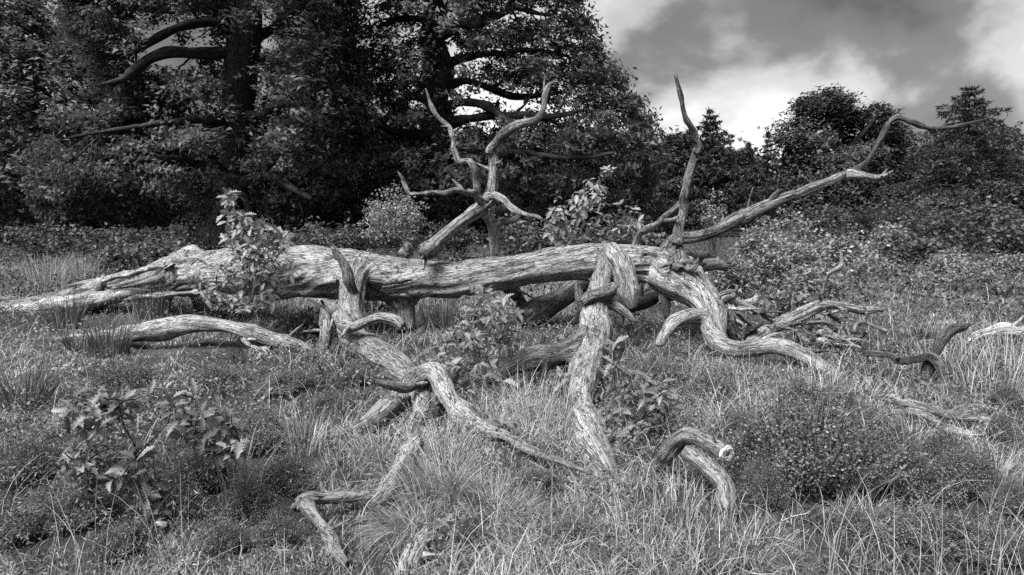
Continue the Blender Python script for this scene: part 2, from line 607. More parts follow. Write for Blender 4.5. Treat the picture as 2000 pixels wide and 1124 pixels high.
def leaf_cards(acc, C, size, tone, up=0.9, kind='broad', rng=RNG, droop=0.3, nrm=None):
    """one small folded leaf per row of C"""
    n = len(C)
    if nrm is None:
        nrm = rand_dirs(n, up, rng)
    d = rng.normal(size=(n, 3)); d[:, 2] -= droop
    d -= nrm * np.sum(d * nrm, 1)[:, None]
    d /= np.linalg.norm(d, axis=1)[:, None] + 1e-9
    s = np.cross(nrm, d)
    L = (size * rng.uniform(0.5, 1.5, n))[:, None]
    if kind == 'needle':
        w = L * 0.16
        V = np.stack([C - s * w, C + d * L * 0.9 - s * w * 0.2, C + d * L * 0.9 + s * w * 0.2, C + s * w], 1)
        Q = np.arange(n * 4).reshape(n, 4)
        acc.add(V.reshape(-1, 3), Q=Q, tone=np.repeat(tone, 4))
        return
    if kind == 'tri':
        w = L * 0.36
        V = np.stack([C - s * w, C + d * L, C + s * w - d * L * 0.35], 1)
        acc.add(V.reshape(-1, 3), T=np.arange(n * 3).reshape(n, 3), tone=np.repeat(tone, 3))
        return
    w = L * 0.34
    fold = nrm * L * 0.10
    V = np.stack([C, C + d * L * 0.55 - s * w + fold, C + d * L, C + d * L * 0.55 + s * w + fold], 1)
    base = np.arange(n)[:, None] * 4
    T = np.concatenate([base + [0, 1, 2], base + [0, 2, 3]])
    acc.add(V.reshape(-1, 3), T=T, tone=np.repeat(tone, 4))


def twigs(A, B, r0, r1, sag=0.1, rng=RNG):
    """thin three-sided twigs from rows A to rows B, gently bent"""
    n, k = len(A), 5
    t = np.linspace(0, 1, k)[None, :, None]
    mid = (A + B) / 2 + rng.normal(size=A.shape) * (np.linalg.norm(B - A, axis=1) * sag)[:, None]
    C = A[:, None] * (1 - t) ** 2 + 2 * mid[:, None] * t * (1 - t) + B[:, None] * t ** 2
    C[:, 1:-1] += rng.normal(size=(n, k - 2, 3)) * (np.linalg.norm(B - A, axis=1) * 0.03)[:, None, None]
    D = B - A
    D /= np.linalg.norm(D, axis=1)[:, None] + 1e-9
    U = np.cross(D, (0.3, 0.25, 0.9)); U /= np.linalg.norm(U, axis=1)[:, None] + 1e-9
    W = np.cross(D, U)
    r = r0 + (r1 - r0) * np.linspace(0, 1, k)
    ring = []
    for a in (0, 2.1, 4.2):
        ring.append(C + (U * math.cos(a) + W * math.sin(a))[:, None] * r[None, :, None])
    V = np.stack(ring, 2).reshape(-1, 3)
    base = (np.arange(n) * k * 3)[:, None, None]
    i = np.arange(k - 1)[None, :, None] * 3
    j = np.arange(3)[None, None, :]
    a = base + i + j
    b = base + i + (j + 1) % 3
    Q = np.stack([a, b, b + 3, a + 3], -1).reshape(-1, 4)
    G = np.stack([V[:, 0] * 0.1, V[:, 1] * 0.1, V[:, 2]], -1)
    return V, Q, G


def in_poly(x, y, poly):
    poly = np.asarray(poly, float)
    c = np.zeros(len(x), bool)
    j = len(poly) - 1
    for i in range(len(poly)):
        xi, yi = poly[i]; xj, yj = poly[j]
        hit = ((yi > y) != (yj > y)) & (x < (xj - xi) * (y - yi) / (yj - yi + 1e-9) + xi)
        c ^= hit
        j = i
    return c


def poly_dist(x, y, poly):
    poly = np.asarray(poly, float)
    d = np.full(len(x), 1e9)
    for i in range(len(poly)):
        a, b = poly[i - 1], poly[i]
        ab = b - a
        t = np.clip(((x - a[0]) * ab[0] + (y - a[1]) * ab[1]) / (ab @ ab + 1e-9), 0, 1)
        d = np.minimum(d, np.hypot(x - a[0] - t * ab[0], y - a[1] - t * ab[1]))
    return d


def grown_tree(name, label, cat, Y, trunk, limbs, poly, ncl, nleaf, leaf, mat, thick=2.6, holes=(), group=None, gap=0.0, kind='broad',
               bark=None, flat=0.6, csize=0.34, seed=1, twig_share=0.22, tone_up=0.0, scale_gap=0.5, droop=0.3, crown='crown', show=None):
    """tree standing at depth Y; its trunk, limbs and crown silhouette are measured in photograph pixels"""
    rng = np.random.default_rng(seed)
    bark = bark or M_BARK
    tr = px_path([(a, b, Y, w) for a, b, w in trunk])
    bx, by = tr[0, 0], Y
    tr[0, 2] = gz(bx, by) - 0.1
    org = np.array((bx, by, gz(bx, by)))
    t = thing(name, org, label, cat, group)
    V, Q, T, G = tube_geo(tr, 0.25, 20, seed, 0.10, (0, 0))
    link('trunk', mesh_from('trunk', V - org, [Q, T], bark, {'grain': G}, True), t)
    samples = [catmull(tr, 0.3)[:, :4]]
    samples[0] = samples[0][int(len(samples[0]) * 0.25):]
    for li, lm in enumerate(limbs):
        rows = px_path([(a, b, Y + dy, w) for a, b, dy, w in lm])
        V, Q, T, G = tube_geo(rows, 0.15, 10, seed + 3 + li, 0.12, (0, 0))
        link('limb', mesh_from('limb', V - org, [Q, T], bark, {'grain': G}, True), t)
        samples.append(catmull(rows, 0.25)[:, :4])
    SM = np.vstack(samples)
    # cluster centres spread through the crown's volume
    P = np.asarray(poly, float)
    lo, hi = P.min(0), P.max(0)
    C = []
    need = ncl
    while need > 0:
        m = max(need * 3, 300)
        x = rng.uniform(lo[0], hi[0], m); y = rng.uniform(lo[1], hi[1], m)
        ok = in_poly(x, y, P)
        x, y = x[ok], y[ok]
        d = poly_dist(x, y, P) * Y / F
        depth = np.minimum(thick, 0.25 + np.sqrt(np.maximum(d, 0) * thick * 1.1))
        dy = rng.uniform(-1, 1, len(x))
        dy = np.sign(dy) * np.abs(dy) ** 0.7 * depth
        W = np.array([at(a, b, Y + c) for a, b, c in zip(x, y, dy)]).reshape(-1, 3)
        g = fbm(W * np.array([scale_gap, scale_gap, scale_gap * 1.35]) + seed * 7.7, seed, 3)
        keep = g > gap - 0.35 + rng.uniform(-0.12, 0.12, len(g))
        for hx, hy, hr, hs in holes:
            keep &= ~((np.hypot((x - hx), (y - hy)) < hr) & (rng.uniform(size=len(x)) < hs))
        if show:
            ii = rng.permutation(len(SM))[:260]
            t_ = SM[ii, 1] * CP - (SM[ii, 2] - H) * SP
            sx = CX + F * SM[ii, 0] / t_
            sy = CY - F * (SM[ii, 1] * SP + (SM[ii, 2] - H) * CP) / t_
            dd = np.min(np.hypot(x[:, None] - sx[None], y[:, None] - sy[None]) - (SM[ii, 3] * F / t_)[None], axis=1)
            keep &= ~((dd < 13) & (dy < 0.3) & (y < show[1]) & (rng.uniform(size=len(x)) < show[0]))
        W = W[keep][:need]
        C.append(W)
        need -= len(W)
    C = np.vstack(C)
    # leaves
    cnt = rng.poisson(nleaf, len(C)) + 3
    idx = np.repeat(np.arange(len(C)), cnt)
    sz = csize * rng.uniform(0.6, 1.5, len(C))
    off = rng.normal(size=(len(idx), 3)) * np.array([1, 1, flat]) * (sz[idx] * 0.55)[:, None]
    ct = rng.uniform(0, 1, len(C))
    tone = np.clip(0.22 + 0.5 * ct[idx] + rng.normal(size=len(idx)) * 0.12 + tone_up, 0, 1)
    acc = Acc()
    axis = np.array((org[0], org[1], np.median(C[:, 2]) - 1.0))
    cn = C - axis
    cn /= np.linalg.norm(cn, axis=1)[:, None] + 1e-9
    cn = cn * 0.55 + np.array((0, 0, 0.75)) + rng.normal(size=C.shape) * 0.30
    ln_ = cn[idx] + rng.normal(size=(len(idx), 3)) * 0.42
    ln_ /= np.linalg.norm(ln_, axis=1)[:, None]
    leaf_cards(acc, C[idx] + off, leaf, tone, 1.7, 'tri' if kind == 'broad' else kind, rng, droop, ln_)
    link(crown, acc.mesh(crown, mat, org), t)
    # secondary limbs reach into the crown, twigs carry the clusters
    def tree_of(SM):
        kd = kdtree.KDTree(len(SM))
        for i, p in enumerate(SM): kd.insert(p[:3], i)
        kd.balance()
        return kd
    kd = tree_of(SM)
    reach = 0.045 * Y
    new = []
    for q in range(int(26 + len(C) / 60)):
        i = rng.integers(0, len(C))
        p, k, dist = kd.find(C[i])
        if dist < 0.5 * reach: continue
        m = SM[max(0, k - rng.integers(0, 6))]
        mid = (m[:3] + C[i]) / 2 + rng.normal(size=3) * dist * 0.12 + np.array((0, 0, 0.12 * dist))
        r0 = min(m[3] * 0.6, 0.0022 * Y)
        rows = np.array([[*m[:3], r0], [*mid, r0 * 0.6], [*C[i], r0 * 0.22]])
        V, Q, T, G = tube_geo(rows, 0.2, 6, seed + 60 + q, 0.12, (0, 0))
        new.append((V, Q, T, G))
        SM = np.vstack([SM, catmull(rows, 0.25)])
        if q % 4 == 0: kd = tree_of(SM)
    if new:
        off_, VV, QQ, TT, GG = 0, [], [], [], []
        for V, Q, T, G in new:
            VV.append(V); QQ.append(Q + off_); TT.append(T + off_); GG.append(G); off_ += len(V)
        link('small_limbs', mesh_from('small_limbs', np.vstack(VV) - org, [np.vstack(QQ), np.vstack(TT)], bark, {'grain': np.vstack(GG)}, True), t)['kind'] = 'stuff'
    kd = tree_of(SM)
    A, B = [], []
    for i in rng.permutation(len(C))[:int(len(C) * twig_share)]:
        p, k, dist = kd.find(C[i])
        if dist < reach:
            A.append(p); B.append(C[i])
    if len(A):
        V, Q, G = twigs(np.array(A), np.array(B), 0.0007 * Y, 0.0003 * Y, 0.14, rng)
        link('twigs', mesh_from('twigs', V - org, Q, bark, {'grain': G}), t)['kind'] = 'stuff'
    return t


def conifer(name, label, px, ytop, ybase, hw, Y, seed, group=None, dens=1.0, mat=None, droop=0.35, needle=0.26, first=0.12, gapw=1.0):
    rng = np.random.default_rng(seed)
    top = at(px, ytop, Y)
    base = at(px, ybase, Y)
    z0 = gz(base[0], Y) - 0.1
    h = top[2] - z0
    R = hw * Y / F
    org = np.array((base[0], Y, z0 + 0.1))
    t = thing(name, org, label, 'conifer', group)
    rows = np.array([[org[0] + (top[0] - org[0]) * f, Y, z0 + h * f, 0.02 * h * (1 - f * 0.96)] for f in (0, 0.3, 0.6, 0.85, 1.0)])
    V, Q, T, G = tube_geo(rows, 0.3, 10, seed, 0.06, (0, 0))
    link('trunk', mesh_from('trunk', V - org, [Q, T], M_BARK, {'grain': G}, True), t)
    A, B, lens = [], [], []
    z = first
    while z < 0.985:
        nb = rng.integers(5, 8)
        a0 = rng.uniform(0, 6.28)
        ln = R * (1 - z) ** 1.05 * rng.uniform(0.75, 1.15)
        for k in range(nb):
            a = a0 + k * 6.28 / nb + rng.normal() * 0.25
            l = max(0.12, ln * rng.uniform(0.45, 1.25))
            c = np.array((org[0] + (top[0] - org[0]) * z, Y, z0 + h * z))
            e = c + np.array((math.cos(a) * l, math.sin(a) * l, -l * droop * rng.uniform(0.2, 1.2) + (0.2 * l if z > 0.8 else 0)))
            A.append(c); B.append(e); lens.append(l)
        z += rng.uniform(0.022, 0.042) * gapw
    A, B = np.array(A), np.array(B)
    V, Q, G = twigs(A, B, 0.0012 * Y, 0.0003 * Y, 0.05, rng)
    link('branches', mesh_from('branches', V - org, Q, M_BARK, {'grain': G}), t)['kind'] = 'stuff'
    acc = Acc()
    lens = np.array(lens)
    cnt = (lens * 46 * dens + 8).astype(int)
    idx = np.repeat(np.arange(len(A)), cnt)
    f = rng.uniform(0.12, 1.05, len(idx)) ** 0.8
    C = A[idx] * (1 - f)[:, None] + B[idx] * f[:, None]
    D = B[idx] - A[idx]
    sd = np.cross(D, (0, 0, 1.0)); sd /= np.linalg.norm(sd, axis=1)[:, None] + 1e-9
    spread = lens[idx] * (0.22 if gapw < 1.3 else 0.17) * (1.1 - f)
    C = C + sd * (rng.normal(size=len(idx)) * spread)[:, None]
    C[:, 2] += -np.abs(rng.normal(size=len(idx))) * 0.06 * lens[idx] + rng.normal(size=len(idx)) * 0.03
    tone = np.clip(rng.normal(size=len(idx)) * 0.25 + 0.45, 0, 1)
    leaf_cards(acc, C, needle * 0.72, tone, 0.8, 'needle', rng, 0.5)
    link('crown', acc.mesh('crown', mat or M_NEEDLE, org), t)
    return t


def bush(name, label, px, py, hw, hh, Y, seed, mat, leaf=0.07, n=1500, group=None, cat='bush', kind='broad', ncl=None, flat=0.6, tone_up=0.0, csz=0.16):
    """leafy bush; (px,py) is the middle of its leafy mass in photograph pixels at depth Y"""
    rng = np.random.default_rng(seed)
    c = at(px, py, Y)
    s = ppm(px, py, Y)
    rx, rz = hw * s, hh * s
    g = gz(c[0], Y)
    org = np.array((c[0], Y, g))
    t = thing(name, org, label, cat, group)
    ncl = ncl or max(14, n // 22)
    d = rng.normal(size=(ncl, 3)); d /= np.linalg.norm(d, axis=1)[:, None]
    d *= (rng.uniform(0.15, 1, ncl) ** 0.45)[:, None]
    lump = 1 + 0.6 * noise(d * 2.4 + seed * 3.3, seed) + 0.25 * np.maximum(0, d[:, 2]) * rng.uniform(-0.6, 1.6, ncl)
    C = c + d * lump[:, None] * np.array([rx, rx * 0.8, rz])
    C[:, 2] = np.maximum(C[:, 2], g + 0.05)
    idx = rng.integers(0, ncl, n)
    sz = np.minimum(rx, csz * rng.uniform(0.6, 1.5, ncl))
    off = rng.normal(size=(n, 3)) * np.array([1, 1, flat]) * (sz[idx] * 0.6)[:, None]
    tc = rng.uniform(0, 1, ncl)
    tone = np.clip(0.2 + 0.55 * tc[idx] + rng.normal(size=n) * 0.14 + tone_up, 0, 1)
    acc = Acc()
    leaf_cards(acc, C[idx] + off, leaf, tone, 1.3, kind, rng)
    link('foliage', acc.mesh('foliage', mat, org), t)
    ns = min(ncl, 26)
    A = np.array([org + np.array((rng.normal() * 0.06, rng.normal() * 0.06, -0.03)) for _ in range(ns)])
    V, Q, G = twigs(A, C[rng.permutation(ncl)[:ns]], 0.012 * max(rz, 0.3), 0.003, 0.12, rng)
    link('stems', mesh_from('stems', V - org, Q, M_STEM, {'grain': G}), t)
    return t


# ------------------------------------------------------------------ the wood behind: oaks, conifers, far trees
WOOD = 'trees of the dark wood behind'
grown_tree('oak_tree', 'big oak with thick dark trunk and bent bare limb, left of the fallen trunk', 'tree', 24.0,
           [(430, 480, 40), (440, 400, 32), (455, 300, 30), (462, 200, 30), (468, 100, 29), (474, 0, 28), (480, -120, 22), (492, -300, 9)],
           [[(466, 104, 0, 16), (400, 108, -.8, 12), (340, 105, -1.3, 11), (308, 113, -1.5, 10), (272, 134, -1.8, 9), (238, 155, -2, 6), (200, 165, -2.3, 3)],
            [(470, 62, 0, 14), (410, 46, -.6, 11), (360, 50, -1, 10), (310, 72, -1.4, 8), (280, 92, -1.6, 7), (250, 108, -2, 3)],
            [(472, 20, 0, 12), (400, 14, .6, 9), (330, 20, 1, 7), (230, 10, 1.4, 4)],
            [(450, 350, 0, 13), (425, 328, -.8, 10), (380, 316, -1.6, 9), (330, 310, -2.2, 7), (270, 312, -2.8, 4)],
            [(455, 360, -.2, 9), (470, 380, -.8, 8), (478, 400, -1.2, 7), (482, 430, -1.4, 5)],
            [(460, 380, 0, 14), (490, 352, -.5, 11), (530, 345, -1.1, 9), (570, 365, -1.8, 8), (610, 390, -2.3, 4)],
            [(462, 215, 0, 13), (510, 228, -.6, 9), (545, 205, -1.2, 8), (590, 195, -1.8, 6), (640, 160, -2, 3)],
            [(470, 90, 0, 12), (520, 60, .5, 9), (570, 20, .9, 7), (640, -30, 1.4, 4)],
            [(460, 250, 0, 12), (400, 235, -1, 8), (320, 240, -1.9, 6), (220, 255, -2.6, 4), (130, 270, -3, 2)]],
           [(95, -150), (120, 40), (180, 130), (240, 195), (130, 235), (60, 300), (50, 380), (90, 440), (200, 430), (300, 445), (400, 425), (470, 380), (560, 425),
            (640, 405), (700, 330), (720, 230), (700, 120), (690, -150)], 3000, 41, 0.125, M_TREE, thick=3.4,
           holes=[(360, 85, 60, .8), (325, 120, 45, .9), (300, 60, 50, .5), (560, 120, 70, .7), (540, 60, 50, .5), (460, 120, 32, .7), (450, 420, 45, .95), (455, 300, 32, .75), (448, 355, 34, .8), (460, 250, 28, .7), (464, 180, 28, .6), (240, 110, 50, .5), (420, 170, 50, .5)],
           group=WOOD, gap=0.12, seed=21, show=(0.85, 460))
grown_tree('oak_tree', 'tallest oak standing behind the upright forked dead branch, ragged crown against the sky', 'tree', 28.0,
           [(850, 470, 34), (856, 400, 30), (858, 300, 28), (858, 200, 27), (858, 100, 24), (858, 0, 20), (856, -150, 14), (850, -300, 6)],
           [[(862, 212, 0, 11), (900, 200, -.8, 9), (935, 203, -1.4, 9), (970, 220, -1.9, 8), (1000, 240, -2.3, 6), (1050, 235, -2.6, 3)],
            [(862, 245, 0, 12), (920, 232, -.8, 9), (980, 224, -1.6, 8), (1060, 228, -2.4, 6), (1140, 215, -2.8, 3)],
            [(862, 180, 0, 10), (900, 162, .5, 8), (950, 172, .8, 7), (1010, 190, 1, 6), (1100, 180, 1.4, 3)],
            [(858, 90, 0, 10), (830, 45, -.5, 8), (790, 38, -.9, 7), (740, 50, -1.3, 4)],
            [(858, 75, 0, 11), (890, 50, -.4, 9), (930, 48, -.9, 8), (1000, 20, -1.3, 6), (1080, 30, -1.7, 3)],
            [(855, 200, 0, 10), (800, 190, -.8, 8), (740, 240, -1.6, 7), (700, 210, -2.2, 5), (640, 190, -2.8, 3)],
            [(855, 270, 0, 10), (800, 260, -.8, 9), (750, 245, -1.5, 8), (715, 210, -2.1, 7), (670, 190, -2.6, 4)],
            [(856, 300, 0, 10), (930, 310, -1.2, 8), (1010, 300, -2, 7), (1100, 310, -2.8, 5), (1200, 300, -3.2, 3)],
            [(856, 130, 0, 9), (920, 110, 1, 7), (1010, 100, 1.6, 5), (1110, 110, 2, 3)]],
           [(560, -200), (540, 100), (560, 250), (540, 350), (620, 440), (760, 440), (900, 455), (1040, 440), (1150, 430), (1230, 430), (1275, 380), (1300, 300), (1272, 230),
            (1228, 150), (1178, 108), (1160, 60), (1128, 0), (1115, -60), (1050, -250), (800, -330)], 4200, 41, 0.135, M_TREE, thick=3.6,
           holes=[(835, 70, 36, .8), (700, 60, 60, .6), (950, 190, 46, .7), (1010, 215, 40, .6), (900, 140, 50, .5), (640, 150, 50, .6), (940, 250, 40, .5)],
           group=WOOD, gap=0.02, seed=22, show=(0.8, 330))
grown_tree('broadleaf_tree', 'dark dense broadleaf tree filling the far edge beside the bent oak limb', 'tree', 27.0,
           [(40, 490, 26), (45, 400, 22), (50, 250, 18), (40, 100, 14), (30, -50, 6)],
           [[(46, 300, 0, 8), (100, 230, -.6, 7), (170, 190, -1, 6), (240, 170, -1.3, 3)], [(48, 350, 0, 8), (120, 330, -.8, 7), (220, 320, -1.6, 4)],
            [(46, 220, 0, 9), (75, 190, -1.5, 7), (120, 195, -2, 6), (150, 190, -2.3, 4)]],
           [(-160, -100), (60, -20), (85, 30), (160, 75), (215, 130), (320, 150), (345, 230), (330, 330), (200, 400), (200, 470), (20, 480), (-160, 480)], 2700, 28, 0.155, M_TREE_D, thick=3.4,
           group=WOOD, gap=-0.1, seed=23)
BG = [  # polygon, Y, seed, clusters, label
    ([(180, 260), (260, 160), (330, 140), (350, 220), (420, 250), (430, 440), (180, 440)], 36, 31, 900, 'dim tree deep in the wood below the bent oak limb'),
    ([(440, 250), (520, 230), (620, 235), (660, 300), (660, 450), (430, 450)], 38, 32, 1100, 'dim tree deep in the wood between the two big oaks'),
    ([(620, 260), (700, 230), (800, 240), (840, 300), (840, 455), (620, 455)], 37, 33, 1100, 'dim tree deep in the wood behind the pale birch bush'),
    ([(820, 290), (900, 255), (1000, 270), (1060, 320), (1060, 455), (810, 455)], 38, 34, 1100, 'dim tree deep in the wood behind the upright forked dead branch'),
    ([(1020, 300), (1100, 260), (1200, 270), (1270, 320), (1290, 455), (1020, 455)], 37, 35, 1200, 'dim tree deep in the wood behind the leafy oak sapling tops'),
    ([(-120, 300), (100, 300), (220, 320), (240, 470), (-120, 470)], 34, 36, 1000, 'dim low tree at the foot of the dark broadleaf tree')]
for poly, Yb, sd, nc, lab in BG:
    xs = [p[0] for p in poly]
    mx = (min(xs) + max(xs)) / 2
    y0 = min(p[1] for p in poly)
    grown_tree('broadleaf_tree', lab, 'tree', Yb, [(mx, 470, 14), (mx + 4, 400, 12), (mx - 4, 330, 8), (mx, y0 + 30, 3)], [], poly, nc, 15, 0.19, M_TREE_D, thick=2.5, group=WOOD,
               gap=0.0, seed=sd, twig_share=0.3)
grown_tree('broadleaf_tree', 'round-headed broadleaf tree behind the long rising dead branch', 'tree', 45.0,
           [(1640, 450, 12), (1642, 400, 11), (1636, 300, 8), (1640, 210, 3)],
           [[(1638, 330, 0, 6), (1600, 280, -.6, 5), (1560, 250, -1, 3)], [(1638, 320, 0, 6), (1680, 270, -.5, 5), (1715, 225, -1, 3)], [(1637, 280, 0, 5), (1620, 230, 0, 4), (1625, 195, 0, 2)]],
           [(1512, 242), (1545, 225), (1552, 205), (1575, 190), (1615, 177), (1660, 188), (1672, 218), (1690, 222), (1712, 200), (1742, 222), (1772, 262), (1758, 300), (1772, 380), (1750, 450), (1550, 450),
            (1525, 400), (1520, 350), (1545, 320), (1530, 285), (1512, 275)], 1900, 22, 0.19, M_TREE_R, thick=3.0, group='trees on the far side of the heath', gap=0.22, seed=41, csize=0.5, scale_gap=0.36)
grown_tree('broadleaf_tree', 'lower bushy tree between the round-headed tree and the spruce', 'tree', 50.0,
           [(1790, 450, 10), (1792, 380, 8), (1795, 310, 3)], [],
           [(1755, 320), (1785, 290), (1810, 287), (1835, 315), (1870, 370), (1870, 455), (1730, 455), (1735, 370)], 800, 14, 0.22, M_TREE_R, thick=2.5, group='trees on the far side of the heath', seed=42, csize=0.5)
grown_tree('broadleaf_tree', 'black shadowy tree below the spruce at the far heath edge', 'tree', 40.0,
           [(1940, 470, 12), (1945, 420, 10), (1950, 360, 4)], [],
           [(1790, 400), (1850, 370), (1920, 335), (1985, 320), (2120, 310), (2120, 480), (1780, 475)], 1500, 15, 0.19, M_TREE_D, thick=3.0, group='trees on the far side of the heath', seed=43)
grown_tree('pine_tree', 'flat-topped dark pine just beyond the big oak crown', 'tree', 42.0,
           [(1325, 455, 7), (1328, 380, 6), (1330, 280, 3)], [],
           [(1275, 300), (1305, 268), (1335, 262), (1368, 285), (1380, 350), (1375, 455), (1260, 455), (1265, 360)], 1100, 20, 0.28, M_NEEDLE, thick=2.2, group='conifers behind the upright dead spire',
           kind='needle', flat=0.25, csize=0.55, seed=44, gap=0.05)
grown_tree('pine_tree', 'broad dim pine between the spire-topped pine and the larch', 'tree', 46.0,
           [(1450, 455, 7), (1450, 380, 6), (1447, 300, 3)], [],
           [(1405, 330), (1432, 292), (1462, 290), (1490, 330), (1525, 360), (1530, 455), (1395, 455)], 1000, 20, 0.28, M_NEEDLE, thick=2.2, group='conifers behind the upright dead spire',
           kind='needle', flat=0.25, csize=0.55, seed=45, gap=0.0)
CON = 'conifers behind the upright dead spire'
conifer('pine_tree', 'tall pointed pine topping the conifers beside the upright dead spire', 1387, 214, 450, 165, 40, 51, CON, 2.0, first=0.2, droop=-0.12, needle=0.3, gapw=1.3)
conifer('larch_tree', 'feathery pale-grey larch at the foot of the cloud gap', 1500, 255, 450, 70, 44, 52, CON, 1.1, gapw=1.3)
conifer('conifer_tree', 'small dark conifer rising left of the larch', 1425, 268, 450, 70, 41, 53, CON, 1.6, gapw=1.4)
conifer('spruce_tree', 'tall open spruce with drooping boughs near the tip of the long dead branch', 1893, 158, 445, 320, 40, 54, 'trees on the far side of the heath', 1.9, droop=0.3, gapw=1.1)
conifer('spruce_tree', 'slimmer spruce half hidden behind the tall open spruce', 1958, 235, 445, 75, 44, 55, 'trees on the far side of the heath', 1.1)
conifer('conifer_tree', 'pointed conifer under the bent limb of the big left oak', 322, 128, 450, 62, 40, 56, WOOD, 1.4)

conifer('conifer_tree', 'dark conifer filling the gap left of the round-headed tree', 1535, 290, 450, 80, 46, 57, CON, 1.6)
conifer('conifer_tree', 'narrow conifer close behind the flat-topped pine', 1345, 250, 450, 80, 43, 58, CON, 1.7)
conifer('conifer_tree', 'dim conifer beside the pointed pine, nearer the larch', 1462, 276, 450, 80, 42, 59, CON, 1.7)
conifer('conifer_tree', 'dim conifer at the shoulder of the tall open spruce', 1838, 268, 450, 90, 42, 60, 'trees on the far side of the heath', 1.7)

# far wood beyond, which reads as one dark mass
def far_wood():
    rng = np.random.default_rng(5)
    n = 1800
    x = rng.uniform(-75, 75, n); y = rng.uniform(58, 74, n)
    hmax = 6.5 + 2.0 * noise(np.stack([x * 0.25, y * 0.1, x * 0], -1), 9)
    z = ground_z(x, y) + rng.uniform(0, 1, n) ** 0.8 * hmax
    C = np.stack([x, y, z], -1)
    idx = np.repeat(np.arange(n), 16)
    P = C[idx] + rng.normal(size=(len(idx), 3)) * np.array([0.8, 0.8, 0.4])
    acc = Acc()
    leaf_cards(acc, P, 0.42, np.clip(rng.normal(size=len(idx)) * 0.25 + 0.4, 0, 1), 0.9, 'broad', rng)
    o = link('distant_woodland', acc.mesh('distant_woodland', M_TREE_D))
    tag(o, 'dark mass of distant woodland closing the view behind all the trees', 'woodland', kind='stuff')


far_wood()

